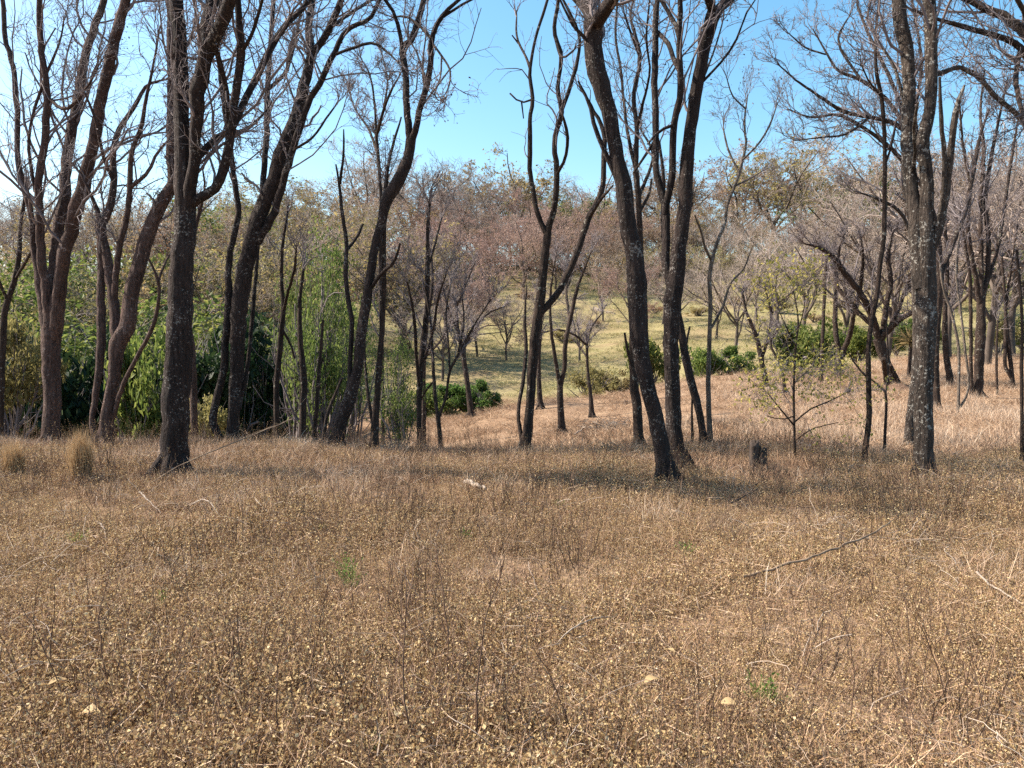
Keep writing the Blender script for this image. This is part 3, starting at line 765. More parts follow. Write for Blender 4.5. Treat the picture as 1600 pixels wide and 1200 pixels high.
hero('bare_tree', 'clump of tall upright bare stems on the right-hand grass slope', T,
     [(1527,622,17),(1529,590,15),(1530,563,15),(1532,513,16),(1533,470,14)],
     [[(1532,480,9),(1526,440,8),(1518,400,8),(1512,350,7),(1516,290,6),(1505,230,5),(1500,170,4)],[(1534,475,9),(1540,447,8),(1545,380,8),(1540,317,7),(1548,250,6),(1560,190,5),(1575,120,4)],[(1533,470,9),(1533,400,8),(1532,317,7),(1537,233,6),(1532,180,5),(1538,110,4)],
      [(1540,450,6),(1558,390,6),(1570,320,5),(1580,250,5),(1592,180,4)],[(1526,440,5),(1508,390,5),(1492,330,4),(1485,270,3)],
      [(1519,622,7),(1517,570,6),(1517,513,6),(1515,430,6),(1508,380,5),(1500,330,4)]],
     d=25, dens=.8, nb=1.1, low=420, tw_r=.0075, lmax=2.2)
hero('slim_tree', 'pair of thin wavy pale stems left of the upright clump on the right slope', T,
     [(1497,648,6),(1498,600,5),(1498,547,5),(1487,490,5),(1473,447,4),(1468,400,3)],
     [[(1497,640,5),(1508,623,4),(1507,540,4.5),(1500,480,4),(1494,420,4),(1500,360,3)]], d=20, bark_m=BARK_GREY, dens=.6, nb=.9, low=520, tw_r=.006)
hero('bare_tree', 'straight trunk between the lichened twin trunk and the thin wavy stems', T,
     [(1485,598,11),(1481,570,10),(1478,547,10),(1477,473,8),(1480,420,7),(1476,350,6)],
     [[(1478,480,5),(1492,440,5),(1497,390,4)]], d=30, dens=.9, nb=1.5, low=460, tw_r=.009)
hero('slim_tree', 'two-stemmed slim tree near the right edge of the grass slope', T,
     [(1582,603,8),(1580,575,7),(1577,547,7),(1573,510,6),(1570,460,5),(1565,400,4)],
     [[(1580,590,6),(1572,575,6),(1571,540,6),(1572,480,5),(1580,420,4),(1590,350,3)]], d=28, dens=.8, nb=1.6, low=500, tw_r=.008)
hero('slim_tree', 'thin stem at the extreme right edge, rooted in the straw', T,
     [(1597,735,7),(1597,660,6),(1596,580,6),(1597,500,5),(1593,440,5),(1588,390,4)], [], d=9.6, dens=.4, low=450, lmax=.7)
hero('slim_tree', 'thin whip of a tree left of the two-stemmed slim tree on the right slope', T,
     [(1558,612,4),(1557,560,4),(1559,500,3)], [], d=26, dens=.5, low=540, tw_r=.007)
hero('spreading_tree', 'old gnarled tree with low wide arms above the dark soil mound', T,
     [(1398,607,13),(1388,575,14),(1380,553,17),(1372,530,18)],
     [[(1374,535,14),(1367,507,12),(1353,473,11),(1335,445,10),(1320,427,9),(1300,400,8),(1280,387,6),(1255,380,4)],
      [(1370,512,10),(1357,503,9),(1327,470,8),(1310,450,7),(1300,413,5),(1290,390,4)],
      [(1376,530,12),(1390,515,10),(1405,500,9),(1427,488,8),(1460,470,6),(1490,462,4)],
      [(1378,530,11),(1385,480,9),(1392,440,8),(1388,400,7),(1395,360,5)],
      [(1390,515,8),(1405,480,7),(1418,445,6),(1430,420,5)],
      [(1388,608,10),(1384,585,9),(1381,560,9)],
      [(1408,607,9),(1400,590,9),(1390,570,9)],
      [(1320,430,6),(1310,400,5),(1318,370,4)]],
     d=31, dens=1.0, nb=1.6, low=520, tw_r=.010, lmax=3)
hero('bare_tree', 'stout short trunk dividing into two thin stems, beyond the yellow-leaved sapling', T,
     [(1310,598,17),(1311,575,15),(1313,557,14),(1318,545,13)],
     [[(1316,550,9),(1323,537,9),(1333,497,8),(1343,457,7),(1348,407,6),(1346,370,4)],[(1312,556,10),(1307,530,9),(1305,480,8),(1307,440,7),(1302,400,5)],[(1333,500,5),(1322,465,4),(1318,430,3)]],
     d=34, dens=.8, nb=1.3, low=500, tw_r=.010)
hero('slim_tree', 'thin straight pole-like tree left of the stout short trunk', T,
     [(1282,600,6),(1284,560,5.5),(1286,513,5.5),(1289,447,5),(1292,400,4)], [], d=33, dens=.6, nb=1.5, low=470, tw_r=.009)
hero('slim_tree', 'leaning pair of thin stems behind the yellow-leaved sapling', T,
     [(1195,588,10),(1190,565,9),(1187,547,8),(1177,513,7),(1167,490,5),(1160,460,4)],
     [[(1190,560,6),(1200,530,5),(1205,490,5),(1195,450,4)],[(1187,545,4),(1205,530,4),(1215,515,3)]], d=31, dens=.9, nb=1.6, low=540, tw_r=.009)
hero('slim_tree', 'spindly bent stem just left of the yellow-leaved sapling', T,
     [(1226,612,6),(1224,590,5),(1218,565,5),(1207,547,4),(1203,520,3)], [], d=27, dens=.8, nb=1.3, low=580, tw_r=.007)
hero('slim_tree', 'dark slim trunk with upright fork left of the pale bamboo-like thicket', T,
     [(432,703,10),(432,650,10),(432,597,10),(436,555,10),(440,513,9),(443,480,8),(440,447,7),(442,380,6),(450,330,4)],
     [[(443,485,6),(452,450,5),(460,420,5),(463,385,4)],[(441,515,5),(455,540,4),(460,560,4)]], d=13.5, dens=.6, nb=.9, low=480, lmax=1.0)
hero('slim_tree', 'short dark trunk rising into the pale green thicket', T,
     [(473,705,11),(473,647,12),(475,597,11),(470,540,9),(468,480,7),(474,420,5)], [], d=13.2, dens=.5, low=480, lmax=1.0)
hero('slim_tree', 'thin trunk left of the curved trunk, lost in pale leaves', T,
     [(490,708,7),(493,660,7),(496,620,7),(500,560,6),(505,500,4)], [], d=13.4, dens=.4, low=540, lmax=.9)
hero('slim_tree', 'thin stem leaning right against the foot of the curved trunk', T,
     [(503,705,6),(508,665,6),(514,640,6),(524,615,5),(535,590,4)], [], d=12.8, dens=.3, low=620, lmax=.8)
hero('slim_tree', 'bent thin tree at the left edge, in front of the yellow-green foliage', T,
     [(0,688,11),(2,620,10),(4,540,10),(10,475,10),(22,440,9),(30,395,8),(33,345,6),(40,300,5)],
     [[(12,470,6),(-5,430,5),(-15,390,4)],[(25,435,5),(45,400,5),(60,370,3)]], d=14.5, dens=.8, nb=.9, low=480)

# ------------------------------------------------------------------ background woods: prototypes copied tree by tree
def proto(kind, seed, H=10.0):
    """returns list of (part name, mesh, material) for a tree of about H metres"""
    rng = np.random.default_rng(seed)
    lean = rng.normal(0, .05, 2)
    n = 10
    z = np.linspace(-.3, H * (.30 if kind != 'green' else .25), n)
    P = np.stack([lean[0] * z + .12 * np.sin(z * .9 + seed), lean[1] * z + .12 * np.cos(z * .8 + seed * 2), z], 1)
    r = np.linspace(.16, .11, n) * H / 10; r[0] *= 1.4
    g = Geo(); g.tubes(P[None], r[None], 8, rough=.03)
    top = P[-1]
    lim, limr = [], []
    nl = 7 if kind != 'green' else 8
    for k in range(nl):
        a = k / nl * 6.283 + rng.uniform(-.5, .5); el = math.radians(rng.uniform(38, 75) if kind not in ('green', 'shrub') else rng.uniform(15, 70))
        s = P[rng.integers(n // 2, n)] if k else top
        d = np.array([math.cos(a) * math.cos(el), math.sin(a) * math.cos(el), math.sin(el)]); L = H * rng.uniform(.45, .72)
        pts = [s]
        for j in range(8):
            pts.append(pts[-1] + d * L / 8); d = norm(d + rng.normal(size=3) * .2 + np.array([0, 0, .04]))
        lim.append(np.array(pts)); limr.append(np.linspace(.085, .025, 9) * H / 10)
    lim = np.array(lim); limr = np.array(limr)
    g.tubes(lim, limr, 5)
    parts = [('trunk', g.mesh('trunk_mesh'), TRUNK_FAR if kind != 'near' else BARK_MID)]
    b, br = spawn(lim, limr, 7, N=6, t0=.2, ang=(25, 65), ratio=(.3, .6), rscale=.6, wig=.22, up=.08, rng=rng, rmin=.016)
    c, cr = spawn(b, br, 6, N=4, t0=.15, ang=(20, 65), ratio=(.35, .65), rscale=.6, wig=.25, up=.06, rng=rng, rmin=.012)
    e, er = spawn(c, cr, 6, N=3, t0=.15, ang=(20, 65), ratio=(.45, .8), rscale=.7, wig=.3, up=.04, rng=rng, rmin=.010)
    g = Geo(); g.tubes(b, br, 4); g.tubes(c, cr, 3)
    if kind in ('bare', 'pink', 'olive', 'rust'): g.tubes(e, er, 3)
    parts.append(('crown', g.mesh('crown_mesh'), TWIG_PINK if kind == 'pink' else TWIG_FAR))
    if kind != 'bare':
        ends = np.concatenate([c[:, 1:].reshape(-1, 3), e[:, 1:].reshape(-1, 3)])
        share = {'pink': .6, 'olive': .5, 'rust': .5, 'green': .62, 'dark': .9}[kind]
        keep = ends[rng.random(len(ends)) < share]
        if kind in ('green', 'dark'):
            keep = np.concatenate([keep + rng.normal(0, .15, keep.shape), keep[::3] + rng.normal(0, .3, keep[::3].shape)])
        size = {'pink': .15, 'olive': .22, 'rust': .18, 'green': .27, 'dark': .28}[kind]
        g = Geo(); g.leaves(keep + rng.normal(0, .06, keep.shape), rng.uniform(size * .6, size * 1.3, len(keep)), up=.45)
        parts.append(('foliage', g.mesh('foliage_mesh', smooth=False), {'pink': LEAF_PNK, 'olive': LEAF_OLV, 'rust': LEAF_RUST, 'green': LEAF_GRN, 'dark': LEAF_SHADED}[kind]))
    for nme, me, m in parts: me.materials.append(m)
    return parts
PROTO = {k: [proto(k, 50 + 11 * i + 7 * j) for j in range(v)] for i, (k, v) in enumerate([('bare', 4), ('pink', 3), ('olive', 4), ('rust', 2), ('green', 3), ('dark', 2)])}

WHERE = [(135,'behind the leftmost four-stemmed tree'),(240,'behind the splayed multi-stem tree'),(335,'behind the thickest dark left trunk'),(460,'behind the twin-footed leaning tree'),
         (555,'left of the curved lichened trunk'),(680,'behind the curved lichened trunk'),(800,'in the gap left of centre'),(925,'behind the crooked forked tree'),(1025,'behind the thick left-leaning trunk'),
         (1130,'behind the V-forked trunk'),(1225,'right of the V-forked trunk'),(1300,'above the yellow-leaved sapling'),(1395,'left of the lichened twin trunk'),(1500,'behind the lichened twin trunk'),(9999,'near the right edge')]
LOOK = {'bare':'leafless grey tree','pink':'pinkish-brown tree','olive':'olive-leaved tree','rust':'brown-leaved tree','green':'green leafy tree','dark':'dark green tree'}
ZONE = {'sky':'on the skyline','hill':'on the far hillside','ravine':'in the ravine','gully':'beyond the gully','brow':'on the brow','slope':'on right slope'}
WOOD = []
def wood_tree(kind, px, d, H, zone, var=None, rz=None, jx=1.0):
    x = (px - 800) / F * d
    z = float(ground_z(x, d))
    pr = PROTO[kind][(len(WOOD) if var is None else var) % len(PROTO[kind])]
    name = {'bare':'bare_tree','pink':'pink_tree','olive':'olive_tree','rust':'brown_tree','green':'leafy_tree','dark':'dark_tree'}[kind]
    o = empty(name, (x, d, z), rz if rz is not None else R.uniform(0, 6.28))
    s = H / 10.0
    o.scale = (s * jx, s * jx, s)
    for nme, me, m in pr:
        c = bpy.data.objects.new(nme, me); C.objects.link(c); c.parent = o
        if nme != 'trunk': c['kind'] = 'stuff'
    ph = next(w for lim, w in WHERE if px < lim)
    WOOD.append((o, kind, zone, ph, d, H))
    return o

def woods():
    rng = np.random.default_rng(99)
    # skyline row on the brow of the hill
    for px in np.arange(-70, 1690, 44):
        p = px + rng.uniform(-16, 16)
        d = rng.uniform(132, 160)
        tall = 14.2 + 4.5 * min(1, max(0, (p - 330) / 150)) + 2.4 * math.exp(-((p - 720) / 110) ** 2) + 3.5 * math.exp(-((p - 1330) / 220) ** 2) - 1.5 * math.exp(-((p - 980) / 90) ** 2) + 1.0 * math.exp(-((p - 540) / 80) ** 2)
        k = rng.choice(['bare', 'olive', 'rust', 'bare', 'bare'])
        wood_tree(k, p, d, tall * rng.uniform(.9, 1.12), 'sky', jx=1.3)
    wood_tree('bare', 752, 128, 16.5, 'sky', jx=1.0)
    wood_tree('green', 905, 136, 14, 'sky', jx=1.3); wood_tree('green', 868, 140, 13.5, 'sky', jx=1.3)
    wood_tree('green', 1330, 112, 13, 'sky', jx=1.3); wood_tree('olive', 1080, 120, 12, 'sky', jx=1.4)
    # upper hillside belts
    for px in np.arange(330, 1640, 42):
        p = px + rng.uniform(-20, 20); d = rng.uniform(108, 128)
        k = rng.choice(['bare', 'olive', 'rust', 'olive'])
        if 640 < p < 970 and rng.random() < .65: k = 'pink'
        H = rng.uniform(9.5, 12.5) if p < 980 else rng.uniform(7, 9.5)
        wood_tree(k, p, d, H, 'hill', jx=1.3)
    for px in np.arange(370, 960, 38):
        p = px + rng.uniform(-18, 18); d = rng.uniform(84, 104)
        k = rng.choice(['olive', 'bare', 'rust', 'olive'])
        if p > 700: d = rng.uniform(98, 110)
        if 620 < p < 960 and rng.random() < .7: k = 'pink'
        wood_tree(k, p, d, rng.uniform(9, 11.5) if p < 640 else rng.uniform(7.5, 9.5), 'hill', jx=1.3)
    for p, d, k, H in [(1000,96,'olive',6),(1055,102,'olive',6.5),(1095,92,'olive',6),(1130,106,'bare',9),(1180,100,'olive',7),(1250,98,'bare',9),(1290,104,'olive',8),(1350,94,'olive',9),(1385,86,'bare',9),(1420,98,'olive',9),
                       (1470,90,'olive',10),(1520,84,'olive',10),(1555,94,'bare',10),(1590,82,'green',9),(1620,76,'green',9),(1640,90,'olive',10),(1215,66,'bare',9),(1360,66,'olive',7),(1440,76,'bare',9),(1500,74,'rust',8)]:
        wood_tree(k, p, d, H, 'hill', jx=1.25)
    for px in np.arange(930, 1660, 50):
        p = px + rng.uniform(-18, 18)
        wood_tree(rng.choice(['olive', 'bare', 'rust', 'olive']), p, rng.uniform(100, 128), rng.uniform(7.5, 10), 'hill', jx=1.4)
    for p, d, k, H in [(965,98,'olive',7),(1010,112,'rust',9),(1160,92,'olive',6)]:
        wood_tree(k, p, d, H, 'hill', jx=1.35)
    for px in np.arange(650, 1120, 34):
        p = px + rng.uniform(-14, 14); k = rng.choice(['rust', 'olive', 'bare', 'pink'])
        wood_tree(k, p, rng.uniform(112, 134), rng.uniform(8.5, 11), 'brow', jx=1.35)
    # the nearer slope left of centre
    for px in np.arange(370, 660, 34):
        p = px + rng.uniform(-14, 14); d = rng.uniform(56, 78)
        k = rng.choice(['olive', 'rust', 'bare', 'olive', 'green'])
        wood_tree(k, p, d, rng.uniform(8.5, 11), 'hill', jx=1.2)
    for p, d, k, H in [(640,62,'pink',9),(695,66,'pink',9),(765,84,'pink',9),(725,56,'pink',7),(820,92,'pink',9.5),(880,95,'pink',9.5),(940,94,'rust',8)]:
        wood_tree(k, p, d, H, 'hill', jx=1.25)
    # bare trees of the right-hand slope and the meadow's lower edge
    for p, d, H in [(1150,56,9),(1258,60,12),(1320,54,12.5),(1388,44,12),(1432,48,13),(1486,41,13),(1548,38,12.5),(1584,43,13.5),(1622,35,12)]:
        wood_tree('bare', p, d, H, 'slope', jx=.95)
    for p, d, k, H in [(1062,73,'bare',7.5),(905,59,'bare',5.5),(792,60,'bare',6),(1120,66,'bare',7),(690,52,'bare',7),(985,68,'pink',7),(845,72,'bare',6.5),(1035,76,'bare',7),(745,62,'pink',7),(1180,74,'bare',7.5),(940,80,'rust',7)]:
        wood_tree(k, p, d, H, 'slope' if p > 1000 else 'gully', jx=1.0)
    # left ravine: greener and denser
    for px in np.arange(-60, 400, 38):
        p = px + rng.uniform(-14, 14); d = rng.uniform(62, 85)
        wood_tree(rng.choice(['green', 'olive', 'rust', 'olive', 'bare']), p, d, rng.uniform(9.5, 12.5), 'ravine', jx=1.25)
    for px in np.arange(-50, 420, 42):
        p = px + rng.uniform(-14, 14); d = rng.uniform(42, 54)
        wood_tree(rng.choice(['green', 'olive', 'green', 'olive']), p, d, rng.uniform(8, 10.5), 'ravine', jx=1.2)
    for px in np.arange(-40, 440, 50):
        p = px + rng.uniform(-14, 14); d = rng.uniform(27, 36)
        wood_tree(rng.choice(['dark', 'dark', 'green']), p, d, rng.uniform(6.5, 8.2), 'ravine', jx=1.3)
woods()

# thickets and bushes
def bush_mesh(seed, leafm, n=5200, size=.13, stems=16, shape=(1, 1, .8), clumps=26):
    rng = np.random.default_rng(seed)
    g = Geo()
    a = rng.uniform(0, 6.283, stems); el = np.radians(rng.uniform(35, 88, stems)); L = rng.uniform(.5, .95, stems)
    d = np.stack([np.cos(a) * np.cos(el) * shape[0], np.sin(a) * np.cos(el) * shape[1], np.sin(el) * shape[2]], 1)
    t = np.linspace(-.06, 1, 7)[None, :, None]
    P = d[:, None, :] * L[:, None, None] * t + np.cumsum(rng.normal(0, .02, (stems, 7, 3)), 1)
    g.tubes(P, np.linspace(.022, .006, 7)[None] * np.ones((stems, 1)), 4)
    b, br = spawn(P, np.full(P.shape[:2], .008), 6, N=4, rscale=.6, rng=rng, rmin=.004)
    g.tubes(b, br, 3)
    ms = g.mesh('stem_mesh'); ms.materials.append(TWIG)
    g = Geo()
    cc = d[rng.integers(0, stems, clumps)] * rng.uniform(.35, .98, (clumps, 1)) + rng.normal(0, .07, (clumps, 3))
    cs = rng.uniform(.10, .24, clumps)
    k = rng.integers(0, clumps, n)
    off = norm(rng.normal(size=(n, 3))) * (rng.random((n, 1)) ** .45)
    pts = cc[k] + off * cs[k][:, None] * np.array([1, 1, .75])
    pts = pts[pts[:, 2] > .02]
    g.leaves(pts, rng.uniform(size * .5, size * 1.2, len(pts)), up=.5)
    ml = g.mesh('foliage_mesh', smooth=False); ml.materials.append(leafm)
    return ms, ml
BUSH = {'bright': [bush_mesh(1, LEAF_BRI, size=.075), bush_mesh(2, LEAF_BRI, size=.085)], 'green': [bush_mesh(3, LEAF_GRN, size=.08), bush_mesh(4, LEAF_GRN, size=.085)],
        'dark': [bush_mesh(5, LEAF_SHADED, size=.09), bush_mesh(6, LEAF_SHADED, size=.09)], 'olive': [bush_mesh(7, LEAF_OLV, size=.06, n=3500), bush_mesh(8, LEAF_OLV, size=.065, n=3200)],
        'pale': [bush_mesh(9, leafmat('leaf_pale_green', [(0, (.07, .11, .028)), (.5, (.13, .18, .045)), (1, (.23, .26, .08))], .5, per_obj=.1), size=.036, n=5200, shape=(.75, .75, 1.0), clumps=46, stems=20), bush_mesh(29, bpy.data.materials['leaf_pale_green'], size=.036, n=4600, shape=(.6, .6, 1.0), clumps=38, stems=18)],
        'rust': [bush_mesh(10, LEAF_RUST, size=.06, n=2600)]}
BUSHES = []
def bush(kind, px, d, H, W, label, var=0, cat='bush', group=None, name=None):
    x = (px - 800) / F * d
    o = empty(name or {'bright':'green_bush','green':'green_bush','dark':'dark_bush','olive':'olive_bush','pale':'leafy_thicket','rust':'brown_bush'}[kind], (x, d, float(ground_z(x, d)) - .03), R.uniform(0, 6.28))
    ms, ml = BUSH[kind][var % len(BUSH[kind])]
    if kind in ('bright', 'green', 'olive') and d > 30: q = R.uniform(.85, 1.6); W *= q * R.uniform(.9, 1.15); H *= q * R.uniform(.85, 1.05)
    o.scale = (W, W, H)
    for nme, me in (('stems', ms), ('foliage', ml)):
        c = bpy.data.objects.new('stem' if nme == 'stems' else nme, me); C.objects.link(c); c.parent = o; c['kind'] = 'stuff'
    tag(o, label, cat, group)
    BUSHES.append((o, kind, px, d))
    return o
bush('bright', 752, 41, 2.3, 2.0, 'bright green bush in the gully left of the crooked forked tree')
bush('bright', 700, 42, 2.0, 1.9, 'bright green bush behind the leaning tree at the gully edge', 1)
bush('green', 660, 39, 2.4, 2.2, 'low green bush behind the dark slim twin-stemmed trunk')
bush('olive', 925, 42, 2.6, 2.0, 'olive-brown bush on the gully edge left of the leaning trunk')
bush('olive', 975, 43, 2.4, 1.9, 'olive bush right behind the thick left-leaning trunk', 1)
bush('green', 1012, 46, 3.0, 1.8, 'green bush showing between the leaning and V-forked trunks', 1)
bush('green', 1100, 45, 2.8, 2.1, 'wide green bush right of the V-forked trunk')
bush('bright', 1140, 46, 2.6, 2.2, 'bright leafy bush beyond the pale slender tree')
bush('green', 1240, 46, 2.6, 2.0, 'green bush behind the yellow-leaved sapling')
bush('bright', 1280, 47, 2.3, 1.7, 'bright bush left of the stout short trunk', 1)
bush('green', 1340, 48, 3.0, 2.0, 'green bush behind the stout short trunk and gnarled tree', 1)
bush('bright', 1400, 50, 3.0, 1.8, 'bright bush under the arms of the old gnarled tree')
bush('green', 1450, 50, 2.8, 2.0, 'green bush behind the lichened twin trunk')
bush('olive', 1560, 48, 2.6, 2.0, 'olive bush behind the two-stemmed slim tree')
bush('green', 1605, 50, 3.4, 2.2, 'green bush at the right edge below the hill')
bush('pale', 500, 15, 3.9, 1.6, 'pale green feathery thicket left of the curved trunk', name='leafy_thicket', cat='thicket')
bush('pale', 462, 17.5, 4.2, 1.5, 'pale thicket around the short dark trunk', 1, name='leafy_thicket', cat='thicket')
bush('pale', 545, 16.5, 3.4, 1.5, 'pale thicket filling the gap behind the curved trunk', 1, name='leafy_thicket', cat='thicket')
bush('pale', 622, 14.5, 2.1, 1.1, 'pale drooping thicket right of the climber-hung trunk', name='leafy_thicket', cat='thicket')
bush('olive', 690, 38.5, 1.4, 1.6, 'low olive scrub at the foot of the slope left of centre')
_ord = ['first', 'second', 'third', 'fourth', 'fifth', 'sixth', 'seventh', 'eighth', 'ninth', 'tenth', 'eleventh', 'twelfth', 'thirteenth', 'fourteenth', 'fifteenth', 'sixteenth', 'seventeenth', 'eighteenth']
for i, px in enumerate(np.linspace(640, 1330, 18)):
    bush(['rust', 'olive'][i % 2], px + R.uniform(-14, 14), R.uniform(116, 128), R.uniform(2.2, 3.2), R.uniform(3.2, 4.4), f"{_ord[i]} low scrub bush from the left along the brow of the far hill", i, group='scrub along the brow of the far hill')
for i, (k, px, d, H, W, lb) in enumerate([('olive',880,70,1.2,1.6,'low scrub bush on the pasture left of the leaning trunk'),('rust',925,78,1.1,1.8,'brown scrub bush in the pasture beyond the wishbone-forked tree'),('rust',1020,82,1.3,2.0,'brown scrub on the pasture between leaning and V-forked trunks'),
    ('olive',1090,80,1.5,2.2,'olive scrub on the pasture right of the V-forked trunk'),('rust',1150,88,1.3,2.4,'brown scrub patch high on the pasture behind the pale slender tree'),('olive',1210,84,1.4,2.2,'olive scrub on the pasture above the leaning pair of stems'),('rust',1270,76,1.2,2.0,'brown scrub on the pasture above the yellow-leaved sapling'),
    ('olive',1330,82,1.5,2.4,'olive scrub on the pasture left of the old gnarled tree'),('rust',820,92,1.4,2.6,'brown scrub on the pasture behind the crooked forked tree'),('rust',760,86,1.3,2.3,'brown scrub on the pasture below the pinkish trees'),('olive',1480,78,1.4,2.2,'olive scrub on the pasture behind the thin wavy pale stems')]):
    bush(k, px, d, H, W, lb, i)
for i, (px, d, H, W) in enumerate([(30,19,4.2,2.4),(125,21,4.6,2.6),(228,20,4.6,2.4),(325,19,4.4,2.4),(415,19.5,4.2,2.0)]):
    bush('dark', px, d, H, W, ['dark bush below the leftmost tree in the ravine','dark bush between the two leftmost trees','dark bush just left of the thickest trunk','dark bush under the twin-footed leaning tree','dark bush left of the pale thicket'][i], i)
bush('olive', 10, 15.5, 3.4, 1.6, 'yellowing bush at the left edge of the ravine')
bush('green', 205, 17, 3.6, 1.3, 'sunlit green bush between the splayed tree and thickest trunk')
bush('olive', 322, 16, 1.8, .9, 'small sunlit bush right of the thickest trunk foot', 1)

# ------------------------------------------------------------------ ground cover (stuff): small patches scattered with geometry nodes
LITTER = leafmat('dry_leaf_bits', [(0, (.07, .038, .02)), (.22, (.21, .12, .06)), (.5, (.42, .285, .14)), (.78, (.53, .395, .195)), (.94, (.61, .475, .275)), (1, (.68, .59, .45))], .3, rough=.7)
STALK = leafmat('dry_stalk_brown', [(0, (.12, .065, .04)), (.5, (.32, .20, .125)), (1, (.52, .36, .235))], 0, rough=.8)
STRAW = leafmat('straw', [(0, (.29, .19, .13)), (.4, (.47, .33, .225)), (.8, (.60, .455, .33)), (1, (.70, .59, .46))], .25, rough=.7)
STRAWG = leafmat('pasture_blade', [(0, (.17, .15, .065)), (.4, (.32, .285, .13)), (.8, (.42, .385, .185)), (1, (.50, .43, .25))], .3, rough=.7)

def disc(n, rad, rng):
    a = rng.uniform(0, 6.283, n); q = rad * np.sqrt(rng.random(n))
    return np.stack([q * np.cos(a), q * np.sin(a), np.zeros(n)], 1)
def patch_weed(seed):
    rng = np.random.default_rng(seed); g = Geo()
    n = 24
    root = disc(n, .14, rng); h = rng.uniform(.03, .14, n); h[:4] *= 1.7
    tip = root + np.stack([rng.normal(0, .045, n), rng.normal(0, .045, n), h], 1)
    g.blades(root, tip, rng.uniform(.0018, .0034, n), 1)
    k = rng.integers(0, n, 150); t = rng.uniform(.15, 1, (150, 1))
    c = root[k] * (1 - t) + tip[k] * t + rng.normal(0, .014, (150, 3)); c[:, 2] = np.maximum(c[:, 2], .008)
    g.leaves(c, rng.uniform(.006, .0155, 150), 0, fold=1.0, up=.2, asp=.7)
    n = 40
    c = disc(n, .16, rng); c[:, 2] = rng.uniform(.004, .03, n)
    g.leaves(c, rng.uniform(.010, .024, n), 0, fold=.7, up=.4, asp=.55)
    n = 9
    a = disc(n, .14, rng); a[:, 2] = rng.uniform(.01, .10, n); b = a + rng.normal(0, .07, (n, 3)) * np.array([1, 1, .3])
    g.blades(a, b, .0028, 2)
    return g.mesh('patch', smooth=False)
def patch_lying(seed):
    """a few long bent pale stems lying across the weeds"""
    rng = np.random.default_rng(seed); g = Geo(); m = 7
    P = []
    for k in range(m):
        p = np.array([*rng.normal(0, .12, 2), rng.uniform(.03, .12)]); a = rng.uniform(0, 6.28); el = rng.normal(.15, .35); L = rng.uniform(.08, .30); q = [p]
        for j in range(5):
            q.append(q[-1] + np.array([math.cos(a) * math.cos(el), math.sin(a) * math.cos(el), math.sin(el)]) * L / 5); a += rng.normal(0, .35); el -= .12
        P.append(q)
    P = np.array(P); P[..., 2] = np.maximum(P[..., 2], .01)
    g.tubes(P, np.full(P.shape[:2], .0014), 3)
    return g.mesh('patch')
def patch_stem(seed):
    """upright thin dead stems with small seed heads"""
    rng = np.random.default_rng(seed); g = Geo(); m = 9
    root = disc(m, .18, rng); h = rng.uniform(.2, .48, m)
    t = np.linspace(0, 1, 5)[None, :, None]
    tip = root + np.stack([rng.normal(0, .07, m), rng.normal(0, .07, m), h], 1)
    P = root[:, None] * (1 - t) + tip[:, None] * t + np.cumsum(rng.normal(0, .006, (m, 5, 3)), 1)
    r = np.linspace(.0022, .0011, 5)[None] * np.ones((m, 1)); g.tubes(P, r, 3)
    b, br = spawn(P, r, 4, N=4, t0=.4, ang=(20, 45), ratio=(.15, .35), rscale=.8, wig=.15, up=.1, rng=rng, rmin=.001)
    g.tubes(b, br, 3)
    e = b[:, 1:].reshape(-1, 3); e = e[rng.random(len(e)) < .6]
    g.leaves(e, rng.uniform(.006, .014, len(e)), 1, fold=.8)
    return g.mesh('patch', smooth=False)
def patch_straw(seed, n=46, rad=.2, h=(.12, .36), w=.004, lean=.10, m=0):
    rng = np.random.default_rng(seed); g = Geo()
    root = disc(n, rad, rng); hh = rng.uniform(h[0], h[1], n)
    tip = root + np.stack([rng.normal(0, lean, n), rng.normal(0, lean, n), hh], 1)
    g.blades(root, tip, rng.uniform(w * .6, w * 1.3, n), m, sag=h[0] * .5)
    k = n // 4
    a = disc(k, rad, rng); a[:, 2] = rng.uniform(.01, h[0] * .5, k); b = a + rng.normal(0, h[1] * .5, (k, 3)) * np.array([1, 1, .12])
    g.blades(a, b, w, m)
    return g.mesh('patch', smooth=False)
def hidden_collection(name, meshes, mats):
    col = bpy.data.collections.new(name)
    for me in meshes:
        for m in mats: me.materials.append(m)
        col.objects.link(bpy.data.objects.new('patch', me))
    return col
